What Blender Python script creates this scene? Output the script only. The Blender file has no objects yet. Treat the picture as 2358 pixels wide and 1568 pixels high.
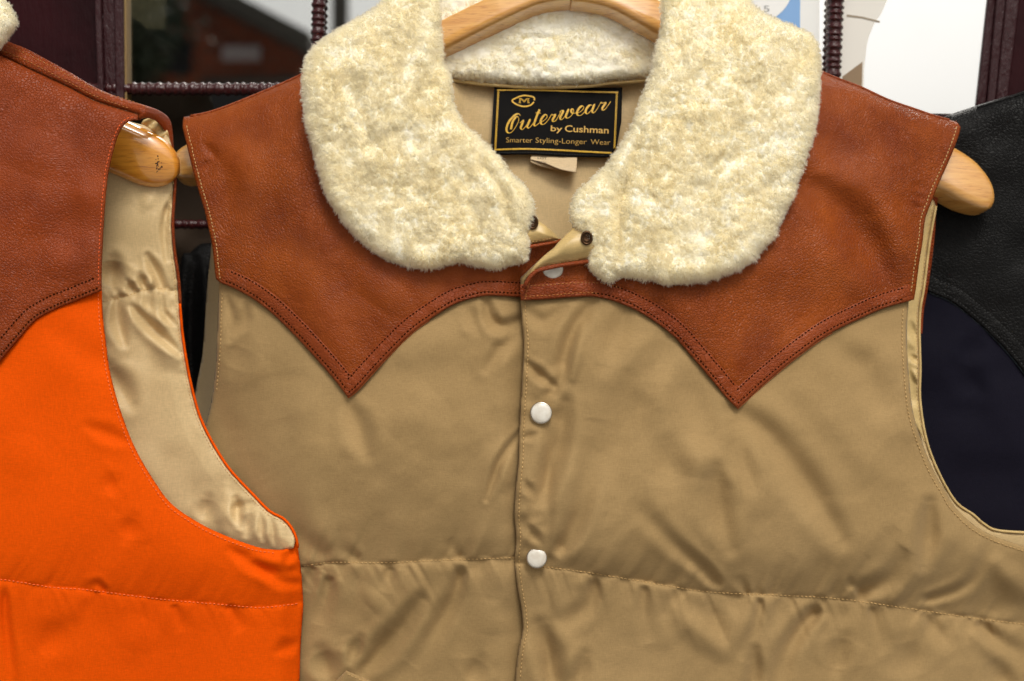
import bpy, math, random
import numpy as np
from mathutils import Vector
random.seed(7); RNG = np.random.default_rng(11)
R = math.radians
scene = bpy.context.scene
C = scene.collection

# ------------------------------------------------------------------ camera, sky, sun, exposure
S = 0.00025            # metres per layout unit (the vest's front is laid out like a sewing pattern, 4 units = 1 mm)
D0 = 0.90              # camera to the plane h = 0
CX, CY = 1179.0, 784.0
cam_d = bpy.data.cameras.new('camera'); cam = bpy.data.objects.new('camera', cam_d); C.objects.link(cam)
cam.location = (0, -D0, 0); cam.rotation_euler = (R(90), 0, 0)
cam_d.sensor_width = 36; cam_d.lens = 36 * D0 / (2358 * S)
cam_d.clip_start = 0.02; cam_d.clip_end = 500
cam_d.dof.use_dof = True; cam_d.dof.focus_distance = D0 - 0.022; cam_d.dof.aperture_fstop = 7.0
scene.camera = cam

SUN_EL, SUN_AZ = 50, 12      # degrees; azimuth measured from straight in front of the shop (-Y) towards +X
w = bpy.data.worlds.new('World'); scene.world = w; w.use_nodes = True
nt = w.node_tree; nt.nodes.clear()
out = nt.nodes.new('ShaderNodeOutputWorld'); bg = nt.nodes.new('ShaderNodeBackground')
sky = nt.nodes.new('ShaderNodeTexSky'); sky.sky_type = 'NISHITA'; sky.sun_disc = False
sky.sun_elevation = R(SUN_EL); sky.sun_rotation = R(180 - SUN_AZ); sky.dust_density = 6; sky.air_density = 1.0
hs = nt.nodes.new('ShaderNodeHueSaturation'); hs.inputs['Saturation'].default_value = 0.12
# thin cloud veil over the blue
tc = nt.nodes.new('ShaderNodeTexCoord'); ns = nt.nodes.new('ShaderNodeTexNoise'); ns.inputs['Scale'].default_value = 2.2; ns.inputs['Detail'].default_value = 6
mr = nt.nodes.new('ShaderNodeMapRange'); mr.inputs['From Min'].default_value = .3; mr.inputs['From Max'].default_value = .7
mr.inputs['To Min'].default_value = 0.85; mr.inputs['To Max'].default_value = 1.2
vm = nt.nodes.new('ShaderNodeVectorMath'); vm.operation = 'SCALE'
wm = nt.nodes.new('ShaderNodeMixRGB'); wm.blend_type = 'MULTIPLY'; wm.inputs[0].default_value = 1; wm.inputs[2].default_value = (1.02, 1.0, .95, 1)
nt.links.new(tc.outputs['Generated'], ns.inputs['Vector']); nt.links.new(ns.outputs['Fac'], mr.inputs['Value'])
nt.links.new(sky.outputs[0], hs.inputs['Color']); nt.links.new(hs.outputs[0], vm.inputs[0]); nt.links.new(mr.outputs[0], vm.inputs['Scale'])
nt.links.new(vm.outputs[0], wm.inputs[1]); nt.links.new(wm.outputs[0], bg.inputs['Color']); nt.links.new(bg.outputs[0], out.inputs['Surface'])
bg.inputs['Strength'].default_value = 0.148
sd = bpy.data.lights.new('sun', 'SUN'); sd.energy = 1.8; sd.angle = R(17); sd.color = (1, .955, .87)
sun = bpy.data.objects.new('sun', sd); C.objects.link(sun)
el, az = R(SUN_EL), R(SUN_AZ)
sv = Vector((math.sin(az) * math.cos(el), -math.cos(az) * math.cos(el), math.sin(el)))
sun.rotation_euler = sv.to_track_quat('Z', 'Y').to_euler()
sun.location = (1, -3, 3)
scene.view_settings.view_transform = 'Standard'; scene.view_settings.look = 'None'
scene.view_settings.exposure = -0.45; scene.view_settings.gamma = 1
scene.render.engine = 'CYCLES'
scene.cycles.max_bounces = 24; scene.cycles.diffuse_bounces = 16; scene.cycles.transmission_bounces = 16; scene.cycles.transparent_max_bounces = 12

# ------------------------------------------------------------------ helpers
def P(x, y, h):
    """layout point (x right, y down) at height h towards the camera -> world"""
    x = np.asarray(x, float); y = np.asarray(y, float); h = np.asarray(h, float) + 0 * x
    k = (D0 - h * S) / D0
    return np.stack([(x - CX) * S * k, -h * S, -(y - CY) * S * k], -1)

def thing(name, label, cat, loc, group=None, kind=None):
    o = bpy.data.objects.new(name, None); C.objects.link(o); o.location = loc; o.empty_display_size = .02
    o['label'] = label; o['category'] = cat
    if group: o['group'] = group
    if kind: o['kind'] = kind
    return o

def link(name, me, mat, parent=None, smooth=True):
    if mat is not None: me.materials.append(mat)
    o = bpy.data.objects.new(name, me); C.objects.link(o)
    me.polygons.foreach_set('use_smooth', np.full(len(me.polygons), bool(smooth)))
    if parent is not None:
        o.parent = parent
        if parent.type == 'EMPTY': o.location = -Vector(parent.location)
    return o

def mesh_np(name, V, F):
    """V (n,3), F list of arrays of faces (m,k)"""
    me = bpy.data.meshes.new(name)
    F = [np.asarray(f, np.int32) for f in F if len(f)]
    me.vertices.add(len(V)); me.vertices.foreach_set('co', np.asarray(V, np.float32).ravel())
    nl = sum(f.size for f in F); nf = sum(len(f) for f in F)
    me.loops.add(nl); me.loops.foreach_set('vertex_index', np.concatenate([f.ravel() for f in F]))
    me.polygons.add(nf)
    tot = np.concatenate([np.full(len(f), f.shape[1], np.int32) for f in F])
    me.polygons.foreach_set('loop_start', np.concatenate([[0], np.cumsum(tot)[:-1]]).astype(np.int32))
    me.polygons.foreach_set('loop_total', tot)
    me.update(calc_edges=True); me.validate()
    return me

def cr(pts, step=9.0, closed=False):
    """Catmull-Rom through pts, resampled densely"""
    p = np.array(pts, float)
    if closed: q = np.vstack([p[-1], p, p[0], p[1]])
    else: q = np.vstack([2 * p[0] - p[1], p, 2 * p[-1] - p[-2]])
    outp = []
    for i in range(1, len(q) - 2):
        n = max(1, int(np.linalg.norm(q[i + 1] - q[i]) / step))
        t = np.arange(n)[:, None] / n
        a, b, c, d = q[i - 1], q[i], q[i + 1], q[i + 2]
        outp.append(.5 * (2 * b + (c - a) * t + (2 * a - 5 * b + 4 * c - d) * t ** 2 + (3 * b - a - 3 * c + d) * t ** 3))
    r = np.vstack(outp)
    return r if closed else np.vstack([r, p[-1]])

def join(*segs):
    """smooth segments meeting at corners -> (closed polygon, corner points)"""
    P_, cs = [], []
    for s in segs:
        s = np.asarray(s, float); cs.append(s[0])
        if P_ and np.linalg.norm(P_[-1][-1] - s[0]) < .5: s = s[1:]
        P_.append(s)
    q = np.vstack(P_)
    if np.linalg.norm(q[0] - q[-1]) < .5: q = q[:-1]
    return q, cs

def seg_dist(x, y, poly, closed=False):
    """distance to a polyline, arc position, signed side, nearest point"""
    sh = x.shape; x = x.ravel(); y = y.ravel()
    a = poly; b = np.roll(poly, -1, 0)
    if not closed: a, b = a[:-1], b[:-1]
    L = np.hypot(*(b - a).T); cum = np.concatenate([[0], np.cumsum(L)[:-1]])
    best = np.full(x.size, 1e18); arc = np.zeros(x.size); sd_ = np.zeros(x.size); nx = np.zeros(x.size); ny = np.zeros(x.size)
    for k in range(len(a)):
        dx, dy = b[k] - a[k]; l2 = max(dx * dx + dy * dy, 1e-9)
        t = np.clip(((x - a[k, 0]) * dx + (y - a[k, 1]) * dy) / l2, 0, 1)
        qx = a[k, 0] + t * dx; qy = a[k, 1] + t * dy
        d2 = (x - qx) ** 2 + (y - qy) ** 2; m = d2 < best
        best[m] = d2[m]; arc[m] = cum[k] + t[m] * L[k]; nx[m] = qx[m]; ny[m] = qy[m]
        sd_[m] = np.sign(dx * (y[m] - a[k, 1]) - dy * (x[m] - a[k, 0]))
    return np.sqrt(best).reshape(sh), arc.reshape(sh), sd_.reshape(sh), nx.reshape(sh), ny.reshape(sh), L.sum()

def inside(x, y, poly):
    sh = x.shape; x = x.ravel(); y = y.ravel(); r = np.zeros(x.size, bool)
    b = np.roll(poly, -1, 0)
    for (x0, y0), (x1, y1) in zip(poly, b):
        if y0 == y1: continue
        m = ((y0 > y) != (y1 > y)) & (x < (x1 - x0) * (y - y0) / (y1 - y0) + x0)
        r ^= m
    return r.reshape(sh)

_lat = RNG.random((6, 256, 256))
def vnoise(x, y, sc, k=0):
    """smooth value noise in -1..1"""
    u = x / sc + 37.3; v = y / sc + 91.7; i = np.floor(u).astype(int); j = np.floor(v).astype(int)
    fu = u - i; fv = v - j; fu = fu ** 3 * (fu * (fu * 6 - 15) + 10); fv = fv ** 3 * (fv * (fv * 6 - 15) + 10)
    g = _lat[k % 6]; a = g[i & 255, j & 255]; b = g[(i + 1) & 255, j & 255]; c = g[i & 255, (j + 1) & 255]; d = g[(i + 1) & 255, (j + 1) & 255]
    return 2 * ((a * (1 - fu) + b * fu) * (1 - fv) + (c * (1 - fu) + d * fu) * fv) - 1

def sstep(a, b, x):
    t = np.clip((x - a) / (b - a), 0, 1); return t * t * (3 - 2 * t)

def folds(x, y, lst, seam=None, gain=1.0):
    """each fold: (points, width, amplitude[, 's' for a one-sided step])"""
    h = np.zeros_like(x)
    for f in lst:
        p = cr(f[0], 14) if len(f[0]) > 2 else np.array(f[0], float)
        wd, am = f[1], f[2]
        rad = False
        if seam is not None:
            ds, *_ = seg_dist(p[[0, -1], 0], p[[0, -1], 1], seam)
            if ds.min() < 30:
                rad = True
                if ds[1] < ds[0]: p = p[::-1]
                tl = p[-1] - p[max(0, len(p) - 4)]; tl = tl / max(np.hypot(*tl), 1e-6); ln_ = np.hypot(*(p[-1] - p[0])); p = np.vstack([p, p[-1] + tl * ln_ * .3])
        bb = (x > p[:, 0].min() - 3.2 * wd) & (x < p[:, 0].max() + 3.2 * wd) & (y > p[:, 1].min() - 3.2 * wd) & (y < p[:, 1].max() + 3.2 * wd)
        if not bb.any(): continue
        d, arc, sg, _, _, T = seg_dist(x[bb], y[bb], p)
        t = arc / T; tap = np.sin(np.pi * (0.08 + 0.84 * t)) ** .8
        wl = wd * (.55 + .65 * tap)
        if rad: t = np.clip(t, 0, 1); tap = (1 - t) ** .6 * sstep(-.02, .10, t) * .9; wl = wd * (.7 + .7 * t)
        u = d / wl
        if len(f) > 3: prof = -(sg * u) * np.exp(-u * u) * 1.6
        else: prof = np.exp(-u * u) - .28 * np.exp(-((u - 1.7) ** 2) * 1.2)
        if gain > 1: am = am * (1.3 if wd >= 20 else .9)
        h[bb] += am * gain * prof * tap
    return h

class Panel:
    def __init__(s, poly, fn, g=4.0, roll=6.0, rollh=None, corners=()):
        s.poly, s.g = poly, g
        x0, y0 = poly.min(0) - 2.5 * g; x1, y1 = poly.max(0) + 2.5 * g
        xs = np.arange(x0, x1 + g, g); ys = np.arange(y0, y1 + g, g)
        s.x0, s.y0 = x0, y0
        X, Y = np.meshgrid(xs, ys, indexing='ij'); s.shape = X.shape
        ins = inside(X, Y, poly)
        d, _, _, qx, qy, _ = seg_dist(X, Y, poly, True)
        s.ins = ins
        dd = np.where(ins, d, 0)
        keepc = ins[:-1, :-1] | ins[1:, :-1] | ins[1:, 1:] | ins[:-1, 1:]
        used = np.zeros(s.shape, bool)
        used[:-1, :-1] |= keepc; used[1:, :-1] |= keepc; used[1:, 1:] |= keepc; used[:-1, 1:] |= keepc
        mv = used & ~ins
        XX = np.where(mv, qx, X); YY = np.where(mv, qy, Y)
        near = ins & (d < g * .3); XX = np.where(near, qx, XX); YY = np.where(near, qy, YY)
        for c in corners:
            dc = np.where(used, (X - c[0]) ** 2 + (Y - c[1]) ** 2, 1e9); k = np.unravel_index(dc.argmin(), dc.shape)
            XX[k], YY[k] = c
        rl = roll; rh = rollh if rollh is not None else roll
        e = np.clip(dd / rl, 0, 1)
        H = fn(XX, YY, dd) - rh * (1 - np.sqrt(np.clip(1 - (1 - e) ** 2, 0, 1)))
        s.X, s.Y, s.Hh, s.D, s.keepc, s.used = XX, YY, H, dd, keepc, used
    def H(s, x, y):
        u = np.clip((np.asarray(x, float) - s.x0) / s.g, 0, s.shape[0] - 1.001); v = np.clip((np.asarray(y, float) - s.y0) / s.g, 0, s.shape[1] - 1.001)
        i = u.astype(int); j = v.astype(int); fu = u - i; fv = v - j; Hh = s.Hh
        return (Hh[i, j] * (1 - fu) + Hh[i + 1, j] * fu) * (1 - fv) + (Hh[i, j + 1] * (1 - fu) + Hh[i + 1, j + 1] * fu) * fv
    def geo(s):
        idx = np.full(s.shape, -1, int); idx[s.used] = np.arange(s.used.sum())
        V = P(s.X[s.used], s.Y[s.used], s.Hh[s.used])
        k = s.keepc
        F = np.stack([idx[:-1, :-1][k], idx[:-1, 1:][k], idx[1:, 1:][k], idx[1:, :-1][k]], -1)
        return V, F
    def build(s, name, mat, parent, thick=5.0):
        V, F = s.geo(); me = mesh_np(name, V, [F]); o = link(name, me, mat, parent)
        if thick:
            m = o.modifiers.new('thickness', 'SOLIDIFY'); m.thickness = thick * S; m.offset = -1
        return o

def offset_path(pts, off, step=4):
    p = cr(pts, step) if len(pts) > 2 else np.array([np.array(pts[0]) + (np.array(pts[1]) - np.array(pts[0])) * t for t in np.linspace(0, 1, 30)], float)
    t = np.gradient(p, axis=0); t /= np.maximum(np.hypot(*t.T), 1e-9)[:, None]
    n = np.stack([-t[:, 1], t[:, 0]], -1)
    return p + n * off

def resample(p, pitch):
    d = np.hypot(*np.diff(p, axis=0).T); c = np.concatenate([[0], np.cumsum(d)]); n = int(c[-1] / pitch)
    q = np.arange(n + 1) * pitch + .01
    x = np.interp(q, c, p[:, 0]); y = np.interp(q, c, p[:, 1])
    x2 = np.interp(q + .5, c, p[:, 0]); y2 = np.interp(q + .5, c, p[:, 1])
    t = np.stack([x2 - x, y2 - y], -1); t /= np.maximum(np.hypot(*t.T), 1e-6)[:, None]
    return np.stack([x, y], -1), t

def stitches(paths, panel, mat, parent, pitch=10.5, ln=7.0, wd=1.5, lift=.6, name='stitching', jit=.5):
    """little thread capsules along layout paths, sitting on a panel"""
    Vs, Fs = [], []; base = 0
    prof = [(-.5, .25), (-.36, .85), (0, 1), (.36, .85), (.5, .25)]; K = 6
    for p in paths:
        c, t = resample(np.asarray(p, float), pitch)
        c = c[:-1]; t = t[:-1]
        if len(c) == 0: continue
        c = c + RNG.normal(0, jit * .5, c.shape); ang = RNG.normal(0, .06, len(c)); L = ln * RNG.uniform(.85, 1.12, len(c))
        t = np.stack([t[:, 0] * np.cos(ang) - t[:, 1] * np.sin(ang), t[:, 0] * np.sin(ang) + t[:, 1] * np.cos(ang)], -1)
        n = np.stack([-t[:, 1], t[:, 0]], -1)
        rows = []
        for (a, r) in prof:
            q = c + t * (a * L)[:, None]; hh = panel.H(q[:, 0], q[:, 1]) if hasattr(panel, 'H') else panel(q[:, 0], q[:, 1])
            for k in range(K):
                th = 2 * math.pi * k / K
                rows.append(P(q[:, 0] + n[:, 0] * wd * r * math.cos(th), q[:, 1] + n[:, 1] * wd * r * math.cos(th),
                              hh + lift - (1 - r) * wd + wd * r * math.sin(th)))
        V = np.stack(rows, 1)            # (n, 5*K, 3)
        n_ = len(c); Vs.append(V.reshape(-1, 3))
        o = base + np.arange(n_)[:, None] * 5 * K
        for a in range(4):
            for k in range(K):
                k2 = (k + 1) % K
                Fs.append(np.concatenate([o + a * K + k, o + a * K + k2, o + (a + 1) * K + k2, o + (a + 1) * K + k], 1))
        base += n_ * 5 * K
    me = mesh_np(name, np.vstack(Vs), [np.vstack(Fs)])
    return link(name, me, mat, parent)

def ribbon(paths, hf, mat, parent, name, lift=1.0):
    """flat woven strokes: list of (points Nx2, widths N) lying on a surface"""
    Vs, Fs = [], []; base = 0
    for p, wd in paths:
        p = np.asarray(p, float); t = np.gradient(p, axis=0); t /= np.maximum(np.hypot(*t.T), 1e-6)[:, None]
        n = np.stack([-t[:, 1], t[:, 0]], -1); wd = np.broadcast_to(wd, (len(p),))[:, None] / 2
        a = p + n * wd; b = p - n * wd
        V = np.concatenate([P(a[:, 0], a[:, 1], hf(a[:, 0], a[:, 1]) + lift * .8), P(p[:, 0], p[:, 1], hf(p[:, 0], p[:, 1]) + lift * 1.2), P(b[:, 0], b[:, 1], hf(b[:, 0], b[:, 1]) + lift * .8)])
        m = len(p); i = np.arange(m - 1)
        Fs.append(base + np.stack([i, i + 1, i + 1 + m, i + m], -1)); Fs.append(base + np.stack([i + m, i + 1 + m, i + 1 + 2 * m, i + 2 * m], -1))
        Vs.append(V); base += 3 * m
    me = mesh_np(name, np.vstack(Vs), [np.vstack(Fs)]); o = link(name, me, mat, parent)
    return o

def sweep(name, pts, rad, mat, parent, K=24, sup=2.0, rot=0.0, up=(0, -1, 0), closed_ends=True):
    """tube along world points; rad -> (n,2) half sizes (in-plane normal, towards camera)"""
    pts = np.asarray(pts, float); n = len(pts); rad = np.broadcast_to(np.asarray(rad, float), (n, 2))
    T = np.gradient(pts, axis=0); T /= np.linalg.norm(T, axis=1)[:, None]
    B0 = np.asarray(up, float); N = np.cross(T, B0); N /= np.linalg.norm(N, axis=1)[:, None]; B = np.cross(N, T)
    th = np.arange(K) / K * 2 * math.pi
    c, s_ = np.cos(th), np.sin(th); e = 2 / sup
    u = np.sign(c) * np.abs(c) ** e; v = np.sign(s_) * np.abs(s_) ** e
    cu = rad[:, :1] * u[None]; cv = rad[:, 1:] * v[None]
    rr = rot
    a = cu * math.cos(rr) - cv * math.sin(rr); b = cu * math.sin(rr) + cv * math.cos(rr)
    V = pts[:, None] + N[:, None] * a[..., None] + B[:, None] * b[..., None]
    V = V.reshape(-1, 3); F = []
    for k in range(K):
        k2 = (k + 1) % K; i = np.arange(n - 1) * K
        F.append(np.stack([i + k, i + k2, i + K + k2, i + K + k], -1))
    fs = [np.vstack(F)]
    if closed_ends:
        fs += [np.arange(K)[None, ::-1], (np.arange(K) + (n - 1) * K)[None]]
    me = mesh_np(name, V, fs)
    bm_fix(me)
    return link(name, me, mat, parent)

import bmesh
def bm_fix(me):
    bm = bmesh.new(); bm.from_mesh(me); bmesh.ops.recalc_face_normals(bm, faces=bm.faces); bm.to_mesh(me); bm.free()

def slab(name, poly, h0, h1, mat, parent, bevel=0.0006, seg=2, smooth=False):
    """prism: layout polygon, front at h1, back at h0"""
    n = len(poly); p = np.array(poly, float)
    # the outline is given as seen at the front face; depth runs straight back
    f = P(p[:, 0], p[:, 1], h1); b = f.copy(); b[:, 1] = -h0 * S
    V = np.vstack([f, b]); i = np.arange(n)
    me = mesh_np(name, V, [i[None], (i + n)[None, ::-1], np.stack([i, (i + 1) % n, (i + 1) % n + n, i + n], -1)])
    bm_fix(me); o = link(name, me, mat, parent, smooth)
    if bevel:
        m = o.modifiers.new('b', 'BEVEL'); m.width = bevel; m.segments = seg; m.limit_method = 'ANGLE'
    return o

def box(name, lo, hi, mat, parent=None, bevel=0):
    x0, y0, z0 = lo; x1, y1, z1 = hi
    V = np.array([(x, y, z) for x in (x0, x1) for y in (y0, y1) for z in (z0, z1)], float)
    me = mesh_np(name, V, [np.array([(0, 1, 3, 2), (4, 6, 7, 5), (0, 4, 5, 1), (2, 3, 7, 6), (0, 2, 6, 4), (1, 5, 7, 3)])])
    bm_fix(me); o = link(name, me, mat, parent, False)
    if bevel:
        m = o.modifiers.new('b', 'BEVEL'); m.width = bevel; m.segments = 2
    return o

# ------------------------------------------------------------------ materials
def srgb(r, g, b):
    f = lambda c: (c / 12.92 if c <= .04045 else ((c + .055) / 1.055) ** 2.4)
    return (f(r / 255), f(g / 255), f(b / 255), 1)

class M:
    def __init__(s, name, col, rough=.6, **kw):
        s.m = bpy.data.materials.new(name); s.m.use_nodes = True; s.t = s.m.node_tree; s.n = s.t.nodes
        s.b = s.n['Principled BSDF']; s.b.inputs['Base Color'].default_value = col; s.b.inputs['Roughness'].default_value = rough
        for k, v in kw.items(): s.b.inputs[k.replace('_', ' ')].default_value = v
        s.tc = s.n.new('ShaderNodeTexCoord'); s.bump = None
    def add(s, t, **kw):
        nd = s.n.new(t)
        for k, v in kw.items():
            if k in nd.inputs: nd.inputs[k].default_value = v
            else: setattr(nd, k, v)
        return nd
    def L(s, a, b): s.t.links.new(a, b)
    def coords(s, scale=(1, 1, 1), rot=(0, 0, 0)):
        mp = s.add('ShaderNodeMapping'); mp.inputs['Scale'].default_value = scale; mp.inputs['Rotation'].default_value = rot
        s.L(s.tc.outputs['Object'], mp.inputs[0]); return mp.outputs[0]
    def noise(s, scale, detail=3, co=None, rough=.5, dist=0):
        n = s.add('ShaderNodeTexNoise'); n.inputs['Scale'].default_value = scale; n.inputs['Detail'].default_value = detail
        n.inputs['Roughness'].default_value = rough; n.inputs['Distortion'].default_value = dist
        s.L(co if co is not None else s.tc.outputs['Object'], n.inputs['Vector']); return n.outputs['Fac']
    def mapr(s, v, a, b, c, d):
        n = s.add('ShaderNodeMapRange'); n.inputs['From Min'].default_value = a; n.inputs['From Max'].default_value = b
        n.inputs['To Min'].default_value = c; n.inputs['To Max'].default_value = d; s.L(v, n.inputs['Value']); return n.outputs[0]
    def mixcol(s, fac, c1, c2):
        n = s.add('ShaderNodeMixRGB'); s.L(fac, n.inputs[0])
        for i, c in ((1, c1), (2, c2)):
            if isinstance(c, tuple): n.inputs[i].default_value = c
            else: s.L(c, n.inputs[i])
        return n.outputs[0]
    def col(s, v): s.L(v, s.b.inputs['Base Color'])
    def addbump(s, v, strength, dist):
        n = s.add('ShaderNodeBump'); n.inputs['Strength'].default_value = strength; n.inputs['Distance'].default_value = dist
        s.L(v, n.inputs['Height'])
        if s.bump is not None: s.L(s.bump, n.inputs['Normal'])
        s.bump = n.outputs[0]; s.L(s.bump, s.b.inputs['Normal'])

def leather(name, c1, c2, grain=960, bs=.85, rough=.42, spec=.24):
    m = M(name, c1, rough); m.b.inputs['Specular IOR Level'].default_value = spec
    co = m.coords()
    # warp the coordinates a bit so the pebbles differ in size and direction
    wn = m.add('ShaderNodeTexNoise'); wn.inputs['Scale'].default_value = 28; m.L(m.tc.outputs['Object'], wn.inputs['Vector'])
    va = m.add('ShaderNodeVectorMath'); va.operation = 'SCALE'; va.inputs['Scale'].default_value = .018; m.L(wn.outputs['Color'], va.inputs[0])
    vb = m.add('ShaderNodeVectorMath'); vb.operation = 'ADD'; m.L(co, vb.inputs[0]); m.L(va.outputs[0], vb.inputs[1])
    v = m.add('ShaderNodeTexVoronoi'); v.feature = 'SMOOTH_F1'; v.inputs['Scale'].default_value = grain; v.inputs['Smoothness'].default_value = .35
    m.L(vb.outputs[0], v.inputs['Vector'])
    v2 = m.add('ShaderNodeTexVoronoi'); v2.feature = 'DISTANCE_TO_EDGE'; v2.inputs['Scale'].default_value = grain * .62; m.L(vb.outputs[0], v2.inputs['Vector'])
    e = m.mapr(v2.outputs['Distance'], 0, .18, 0, 1)
    area = m.mapr(m.noise(14, 2), .35, .65, .4, 1.0)
    mul = m.add('ShaderNodeMath'); mul.operation = 'MULTIPLY'; m.L(e, mul.inputs[0]); m.L(area, mul.inputs[1])
    big = m.noise(30, 5, rough=.6)
    m.col(m.mixcol(m.mapr(big, .3, .72, 0, 1), c1, c2))
    m.L(m.mapr(m.noise(45, 3), .3, .7, rough - .05, rough + .12), m.b.inputs['Roughness'])
    m.addbump(m.noise(60, 4), .2, .0012)
    m.addbump(v.outputs['Distance'], bs * .45, .0004)
    m.addbump(mul.outputs[0], bs, .00035)
    return m.m

def cloth(name, c1, c2, rough=.78, sheen=.12, weave=2400, ws=.3, bumpn=.12, spec=.2):
    m = M(name, c1, rough); m.b.inputs['Specular IOR Level'].default_value = spec
    m.b.inputs['Sheen Weight'].default_value = sheen; m.b.inputs['Sheen Roughness'].default_value = .45
    m.b.inputs['Sheen Tint'].default_value = (1, .92, .8, 1)
    m.col(m.mixcol(m.mapr(m.noise(9, 3), .3, .7, 0, 1), c1, c2))
    c0 = m.b.inputs['Base Color'].links[0].from_socket
    th = m.noise(1, 3, m.coords((260, 260, 2300)), .7); th2 = m.noise(1, 3, m.coords((2300, 2300, 260)), .7)
    mm = m.add('ShaderNodeMath'); mm.operation = 'ADD'; m.L(th, mm.inputs[0]); m.L(th2, mm.inputs[1])
    k_ = m.mapr(mm.outputs[0], .7, 1.3, .86, 1.14); vs = m.add('ShaderNodeVectorMath'); vs.operation = 'SCALE'; m.L(c0, vs.inputs[0]); m.L(k_, vs.inputs['Scale']); m.col(vs.outputs[0])
    # woven ribs: fine horizontal threads, slightly irregular
    co = m.coords((900, 900, weave)); n1 = m.noise(1, 2, co)
    co2 = m.coords((weave, weave, 500)); n2 = m.noise(1, 2, co2)
    m.addbump(m.noise(75, 3), bumpn, .0012)
    m.addbump(n1, ws, .0003); m.addbump(n2, ws * .7, .0003)
    return m.m

LEA1, LEA2 = srgb(150, 71, 16), srgb(118, 48, 8)
m_leather = leather('brown_leather', LEA1, LEA2)
m_leather_band = leather('brown_leather_band', srgb(146, 68, 28), srgb(122, 50, 16), grain=760, bs=.9, rough=.42)
m_leather_dark = leather('oxblood_brown_leather', srgb(146, 62, 16), srgb(120, 46, 8))
m_leather_edge = M('cut_leather_edge', srgb(176, 88, 36), .7).m
m_black = leather('black_leather', (.004, .004, .004, 1), (.006, .0055, .0055, 1), grain=800, bs=.7, rough=.45, spec=.12)
m_tan = cloth('tan_nylon', srgb(167, 138, 94), srgb(154, 126, 83))
m_lining = cloth('beige_lining', srgb(206, 180, 134), srgb(196, 168, 120), rough=.52, sheen=.1, bumpn=.1, spec=.35, ws=.08)
m_facing = cloth('pale_facing', srgb(208, 180, 122), srgb(196, 166, 108), rough=.4, sheen=.1, bumpn=.1, spec=.5, ws=.08)
m_orange = cloth('orange_nylon', (.78, .088, .001, 1), (.71, .076, .001, 1), sheen=.0, rough=.75, spec=.04)
m_orange.node_tree.nodes['Principled BSDF'].inputs['Sheen Tint'].default_value = (1, .4, .1, 1)
m_navy = cloth('navy_nylon', (.007, .0065, .013, 1), (.009, .008, .015, 1), sheen=.0, rough=.7, spec=.05)
m_th_tan = M('tan_thread', srgb(196, 160, 104), .6).m
m_th_gold = M('ochre_thread', srgb(178, 112, 50), .6).m
m_th_dark = M('dark_brown_thread', (.035, .008, .002, 1), 1.0, Specular_IOR_Level=.0).m
m_th_orange = M('orange_thread', srgb(226, 92, 28), .6).m
m_th_black = M('black_thread', (.02, .02, .02, 1), .6).m

def wool(name, c1, c2, fibre):
    m = M(name, c1, 1.0); m.b.inputs['Specular IOR Level'].default_value = .0
    c = m.mixcol(m.mapr(m.noise(42, 5, rough=.65), .36, .66, 0, 1), c1, c2); m.col(c)
    if fibre:
        tr = m.add('ShaderNodeBsdfTranslucent'); m.L(c, tr.inputs['Color'])
        mx = m.add('ShaderNodeMixShader'); mx.inputs[0].default_value = .55
        o = m.n['Material Output']; m.L(m.b.outputs[0], mx.inputs[1]); m.L(tr.outputs[0], mx.inputs[2]); m.L(mx.outputs[0], o.inputs['Surface'])
    else:
        m.addbump(m.noise(500, 4), .5, .001)
    return m.m
WA, WB = (.992, .964, .86, 1), (.99, .952, .805, 1)
m_wool = wool('shearling', WA, WB, True)
m_wool_base = wool('shearling_skin', WA, WB, False)

def wood(name, c1, c2, c3, ang):
    m = M(name, c1, .3); m.b.inputs['Coat Weight'].default_value = .9; m.b.inputs['Coat Roughness'].default_value = .1; m.b.inputs['Coat IOR'].default_value = 1.9; m.b.inputs['Specular IOR Level'].default_value = .8
    co = m.coords((30, 30, 420), (0, ang, 0)); n = m.noise(1, 4, co, .6, .6)
    co2 = m.coords((140, 140, 2200), (0, ang, 0)); n2 = m.noise(1, 2, co2)
    a = m.mixcol(m.mapr(n, .35, .65, 0, 1), c1, c2); b = m.mixcol(m.mapr(n2, .56, .72, 0, .7), a, c3)
    m.col(b); m.addbump(m.noise(55, 3), .25, .0012)
    return m.m
m_wood_r = wood('beech_wood', srgb(232, 176, 96), srgb(214, 150, 70), srgb(176, 108, 44), R(27))
m_wood_l = wood('beech_wood_mirrored', srgb(232, 176, 96), srgb(214, 150, 70), srgb(176, 108, 44), R(-27))
m_wood_o = wood('amber_wood', srgb(238, 164, 56), srgb(220, 140, 38), srgb(176, 98, 22), R(-27 + 60))

m_paint = M('maroon_gloss_paint', srgb(52, 22, 26), .3); m_paint.b.inputs['Coat Weight'].default_value = .0; m_paint.b.inputs['Specular IOR Level'].default_value = .1
m_paint.col(m_paint.mixcol(m_paint.mapr(m_paint.noise(22, 5), .35, .7, 0, 1), srgb(46, 16, 20), srgb(32, 12, 15)))
m_paint.addbump(m_paint.noise(220, 5, m_paint.coords((1, 1, .25)), .7), .5, .0015)
m_paint = m_paint.m
m_mould = M('maroon_moulding_paint', srgb(50, 18, 22), .13); m_mould.b.inputs['Specular IOR Level'].default_value = .45
m_mould.addbump(m_mould.noise(60, 3, m_mould.coords((1, 1, .3))), .6, .003); m_mould.addbump(m_mould.noise(260, 5, m_mould.coords((1, 1, .35)), .7), .8, .0015); m_mould = m_mould.m
m_bar = M('maroon_bar_paint', srgb(60, 20, 22), .24); m_bar.addbump(m_bar.noise(420, 4), .7, .0012); m_bar = m_bar.m
m_putty = M('old_putty', srgb(140, 112, 66), .7).m
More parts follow.
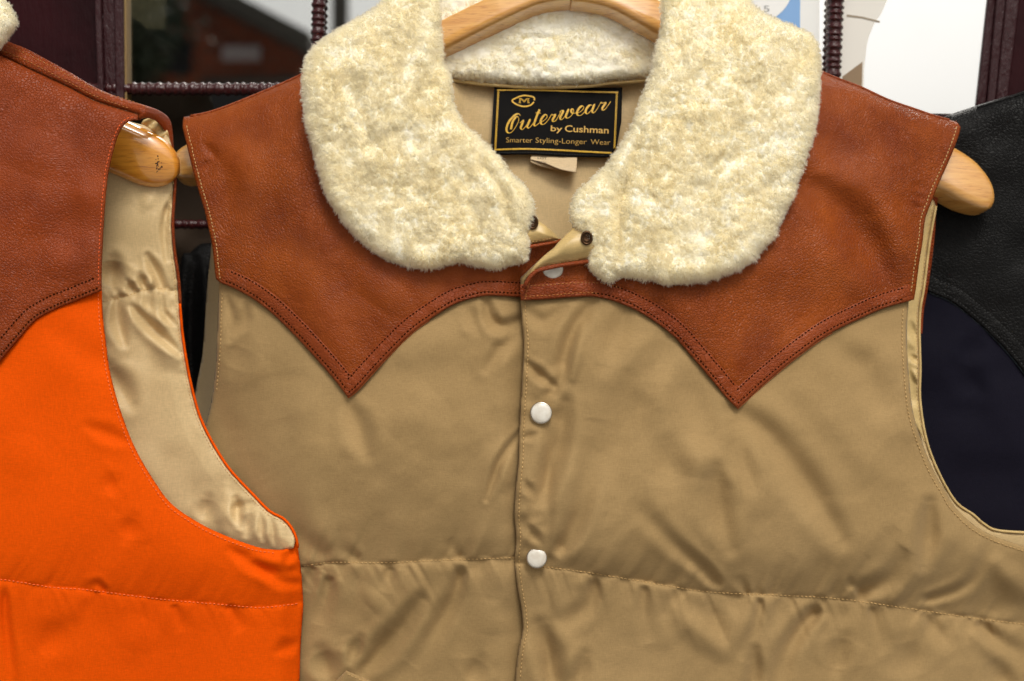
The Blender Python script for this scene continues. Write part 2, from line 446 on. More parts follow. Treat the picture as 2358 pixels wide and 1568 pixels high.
def glass(name, fac, tint):
    m = bpy.data.materials.new(name); m.use_nodes = True; t = m.node_tree; t.nodes.clear()
    o = t.nodes.new('ShaderNodeOutputMaterial'); g = t.nodes.new('ShaderNodeBsdfGlossy'); g.inputs['Roughness'].default_value = .0; g.inputs['Color'].default_value = (1, 1, 1, 1)
    tr = t.nodes.new('ShaderNodeBsdfTransparent'); tr.inputs['Color'].default_value = tint
    mx = t.nodes.new('ShaderNodeMixShader'); mx.inputs[0].default_value = fac
    t.links.new(tr.outputs[0], mx.inputs[1]); t.links.new(g.outputs[0], mx.inputs[2]); t.links.new(mx.outputs[0], o.inputs[0]); return m
m_glass_l = glass('coated_window_glass', .6, (.75, .8, .78, 1))
m_glass_r = glass('clean_window_glass', .93, (.9, .92, .92, 1))
m_dark = M('dark_interior', (.012, .011, .011, 1), .8).m

# ------------------------------------------------------------------ the place: pavement, shop front, what the glass mirrors
WALL = -430
pv = M('paving', srgb(150, 146, 138), .85)
br = pv.add('ShaderNodeTexBrick'); br.inputs['Scale'].default_value = 1.6; br.inputs['Color1'].default_value = (.30, .29, .27, 1); br.inputs['Color2'].default_value = (.25, .24, .23, 1); br.inputs['Mortar'].default_value = (.12, .12, .11, 1); br.inputs['Mortar Size'].default_value = .012
pv.L(pv.tc.outputs['Object'], br.inputs['Vector']); pv.col(br.outputs['Color'])
g = box('ground', (-60, -80, -1.5), (60, 12, -1.35), pv.m); g['kind'] = 'structure'

wy = -WALL * S
room = [((-1.6, wy + 1.6, -1.35), (1.6, wy + 1.65, 1.6)), ((-1.6, wy + .02, 1.55), (1.6, wy + 1.6, 1.6)),
        ((-1.65, wy + .02, -1.35), (-1.6, wy + 1.6, 1.6)), ((1.6, wy + .02, -1.35), (1.65, wy + 1.6, 1.6)), ((-1.6, wy + .02, -1.349), (1.6, wy + 1.6, -1.30))]
for i, (a, b) in enumerate(room):
    o = box('room_wall', a, b, m_dark); o['kind'] = 'structure'

def pr(x, y, h): return Vector(P(x, y, h).tolist())

# left window: maroon boarded panel, moulded frame, putty line, pane
wf = thing('window_frame', 'dark maroon painted door panel and moulded frame edge with chipped gloss behind the orange vest', 'window frame', pr(200, 1500, WALL))
slab('board_panel', [(-500, -300), (206, -300), (232, 260), (260, 1900), (-500, 1900)], WALL - 60, WALL - 6, m_paint, wf)
slab('moulding', [(206, -300), (222, -300), (240, 260), (262, 1900), (246, 1900), (226, 260)], WALL - 40, WALL + 24, m_mould, wf, .0012, 3)
slab('moulding', [(223, -300), (262, -300), (273, 260), (290, 1900), (258, 1900), (241, 260)], WALL - 40, WALL + 2, m_mould, wf, .0016, 3)
slab('moulding', [(255, -300), (281, -300), (286, 260), (300, 1900), (276, 1900), (266, 260)], WALL - 44, WALL + 14, m_mould, wf, .0014, 3)
slab('putty_line', [(280, -300), (288, -300), (292, 260), (308, 1900), (299, 1900), (284, 260)], WALL - 50, WALL + 2, m_putty, wf, .0004)
wr = thing('window_frame', 'dark maroon moulded window frame behind the black vest', 'window frame', pr(2300, 1500, WALL))
slab('moulding', [(2288, -120), (2306, -120), (2268, 300), (2150, 1900), (2124, 1900), (2242, 300)], WALL - 40, WALL - 16, m_mould, wr, .0014, 3)
slab('moulding', [(2306, -120), (2330, -120), (2288, 300), (2170, 1900), (2150, 1900), (2268, 300)], WALL - 44, WALL - 2, m_mould, wr, .0012, 3)
slab('moulding', [(2329, -120), (2364, -120), (2312, 300), (2200, 1900), (2169, 1900), (2287, 300)], WALL - 40, WALL + 6, m_mould, wr, .0016, 3)
slab('board_panel', [(2362, -120), (2900, -120), (2900, 1900), (2199, 1900), (2310, 300)], WALL - 60, WALL - 12, m_paint, wr)
slab('sill_rail', [(1900, 256), (2262, 262), (2258, 330), (1900, 330)], WALL - 44, WALL + 8, m_paint, wr, .0014, 3)

def pane(name, label, x0, x1, y0, y1, mat):
    o = slab(name, [(x0, y0), (x1, y0), (x1, y1), (x0, y1)], WALL - 34, WALL - 26, mat, None, 0)
    o['label'] = label; o['category'] = 'window pane'; return o
pane('window_pane', 'reflecting window pane mirroring a gabled brick house, left of the shearling collar', 284, 1300, -400, 214, m_glass_l)
pane('window_pane', 'bright window pane mirroring white sky, right of the shearling collar', 1302, 2300, -400, 1900, m_glass_r)

# rebar grille
gr = thing('security_grille', 'maroon painted ribbed steel bars in front of the window panes', 'grille', pr(1180, 1500, -380))
def rebar(a, b, r, h, seed=0, kpitch=15.5):
    a = np.array(P(a[0], a[1], h)); b = np.array(P(b[0], b[1], h)); L = np.linalg.norm(b - a); n = int(L / (S * 1.8))
    t = np.linspace(0, 1, n)[:, None]; pts = a + (b - a) * t
    ph = (t[:, 0] * L / S + seed) / kpitch; ph = ph + .12 * np.sin(ph * 1.7)
    rr = r * S * (1 + .13 * np.clip(np.cos(2 * math.pi * ph) * 1.6, -.6, 1) + .02 * np.sin(ph * 9.1))
    sweep('bar', pts, np.stack([rr, rr], -1), m_bar, gr, 28, 2.0, 0, (0, -1, 0))
rebar((740, -300), (728, 330), 17, -437, 0, 17.5)
rebar((-100, 204), (1300, 207), 15.5, -440, 5, 22)
rebar((1933, -200), (1912, 300), 19.5, -437, 3, 17.5)
rebar((300, 516), (900, 519), 12, -620, 8, 22)

# --- paper notice stuck to the glass
nt_ = thing('paper_notice', 'white paper notice with pale blue field and white disc, taped on window behind the collar', 'notice', pr(1790, 300, WALL - 40))
slab('paper', [(1560, -300), (1888, -300), (1886, 330), (1560, 330)], WALL - 25.5, WALL - 24, M('notice_paper', srgb(235, 236, 234), .6).m, nt_, 0)
slab('blue_field', [(1600, -260), (1844, -260), (1842, 120), (1600, 120)], WALL - 24, WALL - 23, M('notice_blue', srgb(130, 172, 222), .6).m, nt_, 0)
aa = np.linspace(0, 2 * math.pi, 60)[:-1]
slab('disc', [(1735 + 92 * math.cos(a), -38 + 92 * math.sin(a)) for a in aa], WALL - 23, WALL - 22, M('notice_white', srgb(240, 240, 238), .6).m, nt_, 0)
def text_mesh(name, txt, x0, y0, x1, y1, height, hf, mat, parent, lift=.8, shear=0, bold=0, space=1.0):
    """text whose baseline runs (x0,y0)->(x1,y1) in layout units, fitted to that length"""
    cu = bpy.data.curves.new(name, 'FONT'); cu.body = txt; cu.offset = bold; cu.space_character = space; cu.resolution_u = 3; cu.shear = shear
    ob = bpy.data.objects.new('tmp', cu); C.objects.link(ob); dg = bpy.context.evaluated_depsgraph_get(); me = ob.evaluated_get(dg).to_mesh()
    V = np.array([v.co[:] for v in me.vertices]); F3 = [tuple(p.vertices) for p in me.polygons]; ob.evaluated_get(dg).to_mesh_clear()
    bpy.data.objects.remove(ob)
    wx = V[:, 0].max() - V[:, 0].min(); L = math.hypot(x1 - x0, y1 - y0); ux, uy = (x1 - x0) / L, (y1 - y0) / L
    u = (V[:, 0] - V[:, 0].min()) / wx * L; v = V[:, 1] / .72 * height
    x = x0 + ux * u + uy * v; y = y0 + uy * u - ux * v
    W = P(x, y, hf(x, y) + lift)
    me2 = bpy.data.meshes.new(name); me2.from_pydata([tuple(p) for p in W], [], F3); me2.update()
    return link(name, me2, mat, parent, False)
m_grey_print = M('grey_print', srgb(150, 152, 152), .7).m
text_mesh('print', '5', 1758, 27, 1772, 27, 15, lambda x, y: 0 * x + WALL - 22, m_grey_print, nt_, .4)

# --- things inside the shop window, seen dimly
def hump(cx, cy, rx, ry): return lambda x, y, d: 26 * np.sqrt(np.clip(d / 90, 0, 1))
bj = thing('hanging_jacket', 'dim dark brown jacket hanging inside the left window', 'jacket', pr(380, 900, -900))
po, cs = join(cr([(120, 330), (230, 60), (300, 40), (350, 75), (420, 118), (475, 190), (505, 330), (540, 700), (545, 1400)]), [(545, 1400), (100, 1400)], [(100, 1400), (120, 330)])
m_dimj = cloth('dark_brown_cloth', srgb(64, 50, 38), srgb(50, 40, 32))
Panel(po, lambda x, y, d: -760 + 60 * np.sqrt(np.clip(d / 120, 0, 1)) + 10 * vnoise(x, y, 60), 12, 8).build('body', m_dimj, bj, 8)
cb = slab('cardboard_sign', [(235, -200), (383, -200), (378, 66), (240, 70)], -960, -930, M('card', srgb(150, 132, 100), .8).m, None)
cb['label'] = 'dim beige card standing inside the left window above the brown jacket'; cb['category'] = 'card'
# black jackets and their hanger, seen in the slit between the two vests
bk = thing('leather_jacket', 'black leather jacket hanging in the dark gap between the orange and tan vests', 'jacket', pr(450, 1200, -700))
po, cs = join(cr([(405, 1100), (412, 640), (440, 580), (480, 560), (540, 600), (560, 1100)]), [(560, 1100), (405, 1100)])
Panel(po, lambda x, y, d: -560 + 30 * np.sqrt(np.clip(d / 60, 0, 1)) + folds(x, y, [([(445, 600), (440, 800), (455, 1000)], 14, -26), ([(470, 600), (480, 800), (470, 1000)], 10, 18)]), 6, 8).build('body', m_black, bk, 6)
hb = sweep('wooden_hanger', P(np.linspace(350, 560, 12), 572 + 0 * np.linspace(0, 1, 12), -900), (12 * S, 8 * S), M('dim_brown_wood', srgb(92, 62, 30), .5).m, None)
hb['label'] = 'dim wooden hanger inside the window, above the black jacket in the gap'; hb['category'] = 'hanger'
ps = thing('painted_reflection', 'sheet painted as pale grey reflection with curved edge and brown foot, right of the collar', 'painted_reflection', pr(1960, 260, WALL - 24))  # added sheet: a pale building's mirror image painted in front of the glass
slab('sheet', [(1903, -200), (2062, -200), (2043, 0), (2030, 30), (2012, 57), (2001, 84), (1996, 104), (1990, 157), (1988, 260), (1903, 260)], WALL - 25.5, WALL - 24, M('reflection_pale', srgb(226, 222, 214), .5).m, ps, 0)
slab('brown_foot', [(1940, 176), (1986, 142), (1984, 258), (1940, 258)], WALL - 24, WALL - 23, M('reflection_brown', srgb(140, 116, 88), .6).m, ps, 0)
slab('thin_line', [(1950, 33), (1985, 38), (2026, 48), (2026, 52), (1985, 42), (1950, 38)], WALL - 24, WALL - 23, M('reflection_line', srgb(150, 136, 116), .6).m, ps, 0)
# --- across the street (seen only mirrored in the panes)
LH = 8.0; kk = S * (D0 + wy * 2 + LH) / D0
def far(x, y, yy=-LH): return ((x - CX) * kk, yy, -(y - CY) * kk)
m_brick = M('brick', srgb(150, 74, 44), .85)
b2 = m_brick.add('ShaderNodeTexBrick'); b2.inputs['Scale'].default_value = 4.5; b2.inputs['Color1'].default_value = srgb(180, 86, 50); b2.inputs['Color2'].default_value = srgb(146, 66, 38); b2.inputs['Mortar'].default_value = srgb(140, 120, 100)
m_brick.L(m_brick.coords((1, 1, 1), (R(90), 0, 0)), b2.inputs['Vector']); m_brick.col(b2.outputs['Color']); m_brick = m_brick.m
m_roof = M('slate', srgb(96, 90, 82), .8).m
hs_ = thing('brick_house', 'brick house with dark gabled roof across the street, mirrored in the left window pane', 'house', far(250, 1320))
def prism(name, pts, y0, y1, mat, parent):
    n = len(pts); f = np.array([far(*p, y0) for p in pts]); b = f.copy(); b[:, 1] = y1; i = np.arange(n)
    me = mesh_np(name, np.vstack([f, b]), [i[None], (i + n)[None, ::-1], np.stack([i, (i + 1) % n, (i + 1) % n + n, i + n], -1)]); bm_fix(me)
    return link(name, me, mat, parent, False)
prism('wall', [(250, -120), (690, 112), (690, 1320), (-190, 1320), (-190, 112)], -LH, -LH - 7, m_brick, hs_)
prism('roof', [(250, -150), (730, 100), (730, 140), (250, -105), (-230, 140), (-230, 100)], -LH + .35, -LH - 7.3, m_roof, hs_)
prism('window', [(512, 106), (600, 106), (600, 140), (512, 140)], -LH + .03, -LH - .1, M('far_window', srgb(215, 200, 200), .4).m, hs_)
prism('window', [(380, 95), (440, 95), (440, 170), (380, 170)], -LH + .03, -LH - .1, M('far_window_dark', srgb(40, 40, 46), .4).m, hs_)
prism('gutter', [(470, 186), (700, 178), (700, 190), (470, 200)], -LH + .08, -LH - .1, m_roof, hs_)
# street tree in front of the house: trunk and a crown of loose leaves
tr_ = thing('tree', 'dark leafy street tree, mirrored in the left window pane beside the brick house', 'tree', far(395, 1320, -7.2))
sweep('trunk', np.array([far(395 + 4 * math.sin(y / 90), y, -7.2) for y in np.linspace(1330, 150, 14)]), np.stack([np.linspace(.11, .05, 14)] * 2, -1), M('bark', srgb(60, 48, 38), .9).m, tr_, 12)
nl = 5200; cc_ = RNG.normal(0, 1, (26, 3)); cc_ /= np.linalg.norm(cc_, axis=1)[:, None]; cc_ *= RNG.uniform(.2, 1, (26, 1)) ** .5
ce = np.array(far(388, 120, -7.2)); lobes = ce + cc_ * np.array([.24, .3, .34]); L0 = lobes[RNG.integers(0, 26, nl)] + RNG.normal(0, .075, (nl, 3))
u_ = RNG.normal(0, 1, (nl, 3)); u_ /= np.linalg.norm(u_, axis=1)[:, None]; v_ = np.cross(u_, RNG.normal(0, 1, (nl, 3))); v_ /= np.linalg.norm(v_, axis=1)[:, None]
LV = np.stack([L0 - u_ * .032, L0 + v_ * .016, L0 + u_ * .032, L0 - v_ * .016], 1).reshape(-1, 3); link('crown', mesh_np('crown', LV, [np.arange(nl * 4).reshape(-1, 4)]), M('leaves', (.03, .045, .02, 1), .7).m, tr_, False)
up = sweep('utility_pole', np.array([far(826, y, -7.0) for y in np.linspace(1330, -260, 12)]), (.045, .045), m_roof, None)
up['label'] = 'dark utility pole across the street, mirrored left of the shearling collar'; up['category'] = 'pole'

# ------------------------------------------------------------------ heights of the main vest
def Hc(x, y):
    dx = x - 1200.0
    a = np.where(dx < 0, 850.0, 1000.0)
    h = 120 - 200 * (dx / a) ** 2
    h = h - 60 * sstep(740, 480, x) * sstep(600, 1000, y)
    t = np.clip(y - 1200, 0, 600); h = h - .25 * t * sstep(0, 220, t)
    h = h - 60 * np.clip((520 - y) / 300, 0, 2) ** 2
    return h

v0 = thing('puffer_vest', 'tan quilted vest with brown leather western yoke and cream shearling collar, in the middle', 'vest', pr(1200, 2000, 0), 'western yoke vests hung along the shop window')

# bottom edges of the two yokes
YL = [(507, 651), (545, 667), (585, 690), (632, 727), (692, 787), (761, 864), (801, 915)]
YL2 = [(801, 915), (823, 898), (886, 829), (949, 766), (997, 731), (1044, 702), (1091, 686), (1130, 681), (1198, 684), (1262, 684)]
YR = [(1199, 692), (1262, 689), (1325, 684), (1372, 684), (1419, 695), (1482, 724), (1545, 769), (1592, 820), (1640, 876), (1672, 915), (1698, 941)]
YR2 = [(1698, 941), (1728, 914), (1765, 880), (1835, 822), (1907, 771), (1979, 735), (2036, 710), (2105, 690)]
AL = [(507, 651), (497, 643), (488, 565), (472, 490), (458, 443), (444, 393), (430, 334), (420, 290), (423, 269)]
AR = [(2199, 279), (2212, 293), (2200, 334), (2182, 378), (2160, 427), (2141, 475), (2130, 507), (2125, 554), (2117, 604), (2110, 658), (2105, 690)]
TL = [(423, 269), (465, 262), (510, 249), (598, 214), (693, 172), (790, 120), (860, 80)]
TR = [(1740, 90), (1820, 130), (1897, 167), (1930, 181), (1983, 201), (2046, 230), (2109, 252), (2156, 268), (2199, 279)]

pyL, cyL = join(cr(YL), cr(YL2), [(1262, 684), (1292, 556)], cr([(1292, 556), (1200, 540), (1100, 470), (1000, 360), (930, 230), (860, 80)]), cr(TL[::-1]), cr(AL[::-1]))
pyR, cyR = join(cr(YR), cr(YR2), cr(AR[::-1]), cr(TR[::-1]), cr([(1740, 90), (1700, 230), (1600, 400), (1480, 520), (1346, 600)]),
                cr([(1346, 600), (1308, 607), (1270, 614), (1242, 620), (1224, 630), (1211, 645), (1206, 667), (1199, 692)]))

# --- tan fabric
seamL = cr([(560, 1330), (640, 1312), (701, 1303), (772, 1295), (884, 1296), (1009, 1290), (1100, 1287), (1179, 1285), (1290, 1284)])
seamR = cr([(1150, 1293), (1253, 1305), (1365, 1320), (1490, 1341), (1614, 1361), (1714, 1368), (1805, 1371), (1942, 1380), (2116, 1405), (2262, 1426), (2358, 1438), (2460, 1455)])
def pucker(x, y, seam, k, amp=1.0):
    """quilting seam: a groove, puffed both sides, with little gathers running off it"""
    d, arc, sg, _, _, _ = seg_dist(x, y, seam)
    h = (-8 * np.exp(-d / 14) - 7 * np.exp(-(d / 60) ** 2)) * (1 if k != 3 else .55)
    h += (-32 if k != 3 else -14) * np.where(sg < 0, np.exp(-(d / 125) ** 2), np.exp(-(d / 240) ** 2))
    w1 = vnoise(arc + .35 * d * sg, 0 * x + 3 + sg * 40, 27, k) + .6 * vnoise(arc - .5 * d, 0 * x + 9 + sg * 70, 13, k + 1)
    h += amp * 8.0 * w1 * np.exp(-d / 40) * (1 - np.exp(-d / 5))
    w2 = vnoise(arc + .25 * d * sg, 0 * x + 20 + sg * 50, 62, k + 2)
    h += amp * 8 * w2 * np.exp(-((d - 45) / 60) ** 2)
    return h
FR = [([(1690, 945), (1763, 1000), (1850, 1105), (1937, 1241)], 30, -15), ([(1689, 985), (1715, 1060), (1731, 1120)], 22, -8),
      ([(1648, 1080), (1655, 1170), (1680, 1260)], 24, -11), ([(1498, 1199), (1560, 1260), (1620, 1310), (1662, 1356)], 17, -16),
      ([(1300, 930), (1287, 1020), (1262, 1100), (1230, 1170)], 22, -15), ([(1360, 1040), (1345, 1140), (1319, 1216), (1278, 1282)], 26, -16),
      ([(1420, 1000), (1410, 1100), (1400, 1180)], 30, -5), ([(1540, 1020), (1560, 1120)], 35, -5),
      ([(2041, 1250), (2000, 1300), (1950, 1358)], 17, -10), ([(2068, 1295), (2040, 1335), (1968, 1368)], 24, -19),
      ([(2141, 1160), (2137, 1230), (2126, 1300)], 20, -13), ([(2270, 1275), (2245, 1325), (2205, 1358), (2120, 1385)], 13, -13),
      ([(1810, 1300), (1790, 1335), (1770, 1372)], 14, -8), ([(1705, 1335), (1722, 1370)], 10, -9), ([(2300, 1300), (2340, 1345), (2380, 1370)], 24, 8),
      ([(1752, 1374), (1742, 1430), (1724, 1490)], 15, -15), ([(1890, 1395), (1845, 1445), (1812, 1500), (1788, 1565)], 21, -17),
      ([(2008, 1395), (2020, 1440), (2034, 1480)], 16, -11), ([(2125, 1408), (2150, 1445), (2180, 1475)], 15, -12), ([(2245, 1430), (2300, 1475), (2360, 1515)], 20, -14),
      ([(1369, 1330), (1360, 1390), (1300, 1430)], 18, -11), ([(1483, 1346), (1482, 1400), (1490, 1450)], 15, -11), ([(1240, 1440), (1265, 1510), (1290, 1600)], 22, -15),
      ([(1345, 1510), (1330, 1560), (1310, 1600)], 18, -13), ([(1739, 1500), (1735, 1560), (1715, 1600)], 16, -16), ([(1560, 1400), (1600, 1450), (1660, 1500)], 22, 7),
      ([(1640, 1400), (1665, 1470)], 16, -7), ([(2080, 1480), (2100, 1560)], 30, -8), ([(2280, 1520), (2330, 1590)], 25, -12), ([(1940, 1470), (1925, 1540)], 22, -8),
      ([(1362, 700), (1330, 745), (1306, 800), (1277, 900)], 17, -15), ([(1342, 745), (1330, 800), (1318, 870)], 12, 8), ([(1212, 835), (1240, 862), (1276, 888)], 10, -11),
      ([(1210, 712), (1250, 740), (1300, 712)], 14, -7), ([(1240, 905), (1290, 850)], 12, 5),
      ([(1440, 715), (1420, 770), (1395, 840)], 26, -8), ([(1532, 785), (1515, 830), (1500, 880)], 26, -6), ([(1470, 850), (1440, 960), (1400, 1040)], 40, -6),
      ([(1580, 880), (1600, 960), (1640, 1040)], 36, -7), ([(1610, 1000), (1600, 1100)], 34, 6),
      ([(1930, 800), (1990, 860), (2050, 960)], 32, -8), ([(1850, 900), (1920, 970), (1990, 1060)], 36, 6), ([(2060, 1000), (2100, 1100)], 30, -5),
      ([(1225, 1240), (1210, 1200), (1240, 1190)], 12, -6), ([(1210, 1110), (1225, 1140)], 9, -7), ([(1205, 1010), (1235, 1000)], 8, -5), ([(1222, 1220), (1245, 1250)], 9, -6)]
FL = [([(1120, 692), (1128, 730), (1155, 752), (1203, 732)], 13, -15), ([(1203, 745), (1167, 785), (1120, 850)], 15, -10), ([(1080, 712), (1100, 760)], 16, -6),
      ([(567, 705), (562, 735), (545, 768)], 11, -8), ([(525, 690), (536, 735), (530, 780)], 10, -7), ([(560, 800), (540, 850)], 24, -5),
      ([(805, 935), (825, 980), (844, 1045)], 22, -9), ([(1196, 996), (1152, 1060), (1120, 1150)], 9, -10), ([(1190, 1050), (1160, 1120)], 16, 5),
      ([(759, 1325), (752, 1370), (740, 1412)], 16, -14), ([(967, 1383), (930, 1440), (890, 1482), (838, 1545)], 21, -16), ([(1066, 1300), (1048, 1370), (1015, 1430), (980, 1480)], 20, -14),
      ([(901, 1305), (893, 1350)], 14, -8), ([(722, 1303), (705, 1345)], 16, -13), ([(828, 1470), (808, 1520)], 13, -11), ([(1105, 1520), (1080, 1570)], 18, -9),
      ([(850, 1400), (880, 1370)], 30, 5), ([(740, 1500), (760, 1560)], 22, -12), ([(1130, 1380), (1110, 1460)], 30, 4), ([(1040, 1250), (1060, 1285)], 12, -6),
      ([(780, 1260), (830, 1290)], 14, -7), ([(640, 1150), (690, 1230), (760, 1290)], 30, -8), ([(900, 820), (1000, 790), (1060, 760)], 40, 6),
      ([(1000, 900), (900, 1000)], 60, 5), ([(620, 860), (650, 960)], 50, -5)]

def tanbase(x, y):
    h = Hc(x, y) - 6
    # shallow swellings under the yoke points and down-filled bulge
    e_ = np.minimum(seg_dist(x, y, cr(YL + YL2[1:]))[0], seg_dist(x, y, cr(YR + YR2[1:]))[0])
    h += (9 * vnoise(x, y, 190, 2) + 3 * vnoise(x + 400, y, 75, 3) + 1.3 * vnoise(x + .4 * y, y, 34, 1)) * sstep(0, 90, e_)
    for sx, sy in ((1246, 951), (1236, 1285)):
        r_ = np.hypot(x - sx, y - sy); a_ = np.arctan2(y - sy, x - sx)
        h += -5 * np.exp(-(r_ / 36) ** 2) + 1.6 * np.sin(5 * a_ + 1 + sy) * np.exp(-((r_ - 40) / 20) ** 2)
    return h
def h_tanR(x, y, d):
    h = tanbase(x, y) + pucker(x, y, seamR, 0) + folds(x, y, FR, seamR, 1.35)
    yk = np.array(YR + YR2[1:], float); dd, *_ = seg_dist(x, y, yk); h += -4 * np.exp(-dd / 30) + 16 * sstep(0, 140, dd)
    h += 10 * np.sqrt(np.clip(d / 60, 0, 1)) + 8
    h -= 45 * sstep(0, 22, dd) * inside(x, y, pyR)
    # flat placket with gentle waviness
    e = x - 1200; h -= 7 * np.exp(-((e - 62) / 14) ** 2) * sstep(700, 900, y)
    h += 1.3 * vnoise(x, y, 38, 4) * np.exp(-np.clip(e, 0, 999) / 60)
    return h
def h_tanL(x, y, d):
    h = tanbase(x, y) + pucker(x, y, seamL, 2) + folds(x, y, FL, seamL, 1.35)
    yk = np.array(YL + YL2[1:], float); dd, *_ = seg_dist(x, y, yk); h += -4 * np.exp(-dd / 30) + 16 * sstep(0, 140, dd)
    h += 10 * np.sqrt(np.clip(d / 60, 0, 1))
    h -= 45 * sstep(0, 22, dd) * inside(x, y, pyL)
    h -= 34 * sstep(1150, 1215, x)
    return h
pR, cR = join(cr([(1198, 640), (1199, 694), (1202, 738), (1206, 785), (1204, 848), (1200, 917), (1196, 992), (1194, 1062), (1187, 1133), (1185, 1191), (1189, 1241), (1185, 1291), (1192, 1353), (1201, 1403), (1204, 1449), (1194, 1499), (1187, 1568), (1184, 1700)]),
              [(1184, 1700), (2450, 1700)], [(2450, 1700), (2450, 1290)],
              cr([(2450, 1290), (2358, 1258), (2287, 1233), (2241, 1207), (2197, 1164), (2179, 1133), (2154, 1091), (2129, 1033), (2108, 971), (2098, 917), (2090, 820), (2089, 748), (2093, 690)]), [(2093, 690), (2080, 600)], [(2080, 600), (1240, 600)], [(1240, 600), (1198, 640)])
PR = Panel(pR, h_tanR, 3.6, 6, 7)
oR = PR.build('front_panel', m_tan, v0, 8)
pL, cL = join([(520, 600), (1290, 600)], [(1290, 600), (1290, 1700)], [(1290, 1700), (420, 1700)], [(420, 1700), (380, 1250)],
              cr([(380, 1250), (440, 1080), (478, 960), (491, 895), (499, 801), (502, 706), (504, 650)]), [(504, 650), (520, 600)])
PL = Panel(pL, h_tanL, 3.6, 9, 12)
oL = PL.build('front_panel', m_tan, v0, 8)

# --- leather yokes
def band(x, y, edge):
    d, arc, sg, _, _, _ = seg_dist(x, y, edge)
    h = .8 * np.exp(-((d - 21) / 12) ** 4)                      # folded double layer
    h -= 1.0 * np.exp(-((d - 9) / 2.6) ** 2) + 1.2 * np.exp(-((d - 34) / 3.2) ** 2)
    h += .9 * vnoise(arc, 0 * x, 11, 1) * np.exp(-((d - 21) / 12) ** 2)
    return h
eL = np.vstack([cr(YL), cr(YL2)[1:]]); eR = np.vstack([cr(YR), cr(YR2)[1:]])
FYL = [([(560, 470), (640, 500), (720, 470)], 60, -8), ([(700, 380), (745, 450), (790, 560)], 34, -16), ([(480, 340), (520, 420), (530, 560)], 30, -8),
       ([(470, 330), (500, 365)], 9, -4), ([(455, 390), (490, 372)], 8, -4), ([(470, 420), (492, 385)], 8, -3.5), ([(700, 640), (760, 760), (800, 860)], 46, 9), ([(860, 700), (900, 640)], 60, 8), ([(1000, 660), (1120, 640)], 36, -6)]
FYR = [([(1860, 420), (1935, 480), (1995, 560), (2040, 650)], 38, -30), ([(2030, 470), (2075, 560), (2090, 640)], 32, 10), ([(1880, 330), (1960, 350), (2060, 300)], 44, -8),
       ([(1950, 300), (2050, 400), (2090, 470)], 40, 8), ([(1740, 620), (1850, 600), (1950, 640)], 60, 10), ([(1560, 700), (1640, 760), (1690, 860)], 46, 10),
       ([(1420, 668), (1440, 650)], 14, -5), ([(2100, 420), (2125, 436)], 8, -3), ([(2105, 445), (2128, 462)], 7, -3), ([(2100, 468), (2120, 482)], 7, -3), ([(1500, 690), (1540, 740)], 20, -5), ([(1395, 640), (1400, 685)], 16, -7)]
def shoulder(x, y, T):
    d, *_ = seg_dist(x, y, T); e = np.clip(d / 60, 0, 1); return -45 * (1 - np.sqrt(np.clip(1 - (1 - e) ** 2, 0, 1)))
tL, tR = cr(TL), cr(TR)
def h_yL(x, y, d): return Hc(x, y) + 12 + band(x, y, eL) + folds(x, y, FYL) + shoulder(x, y, tL) + 3 * vnoise(x, y, 120, 5) + .7 * vnoise(x, y, 22, 3) - 30 * sstep(1150, 1215, x)
def h_yR(x, y, d): return Hc(x, y) + 20 + band(x, y, eR) + folds(x, y, FYR) + shoulder(x, y, tR) + 3 * vnoise(x, y, 120, 4) + .7 * vnoise(x, y, 22, 2)
YPL = Panel(pyL, h_yL, 3.2, 4, 4, [(801, 915), (423, 269), (507, 651)])
oyL = YPL.build('yoke', m_leather, v0, 5)
YPR = Panel(pyR, h_yR, 3.2, 4, 4, [(1698, 941), (2199, 279), (2105, 690), (1199, 692)])
oyR = YPR.build('yoke', m_leather, v0, 5)

def trim(e, a, b, panel, parent, mat, sgn=-1, cut=8):
    # reinforcing strip sewn along the lower edge of the yoke
    o1 = offset_path(a, sgn * 37)[:-cut] if b is not None else offset_path(a, sgn * 37)
    inner = np.vstack([o1, offset_path(b, sgn * 37)[cut:]]) if b is not None else o1
    poly, _ = join(e, inner[::-1])
    T = Panel(poly, lambda x, y, d: panel.H(x, y) + 1.3, 3.0, 1.5, 1.5)
    return T, T.build('yoke_trim', mat, parent, 1.2)
TLp, oTL = trim(eL, YL, YL2, YPL, oyL, m_leather_band); TRp, oTR = trim(eR, YR, YR2, YPR, oyR, m_leather_band)
# cut edges of the yokes (lighter raw leather)
def edge_tube(path, panel, r, mat, parent, name='cut_edge', lift=-3.0):
    p, _ = resample(np.asarray(path, float), 5); W = P(p[:, 0], p[:, 1], panel.H(p[:, 0], p[:, 1]) + lift)
    return sweep(name, W, (r * S, r * S), mat, parent, 8)
edge_tube(cr(YL2)[:28], YPL, 2.2, m_leather_edge, oyL); edge_tube(cr(YR2)[:30], YPR, 1.8, m_leather_edge, oyR)
edge_tube(offset_path(TL[:6], 1.0)[4:], YPL, 4.0, m_leather_band, oyL, 'shoulder_piping', 1.5)
edge_tube(offset_path(TR[1:], 1.0)[:-3], YPR, 4.0, m_leather_band, oyR, 'shoulder_piping', 1.5)
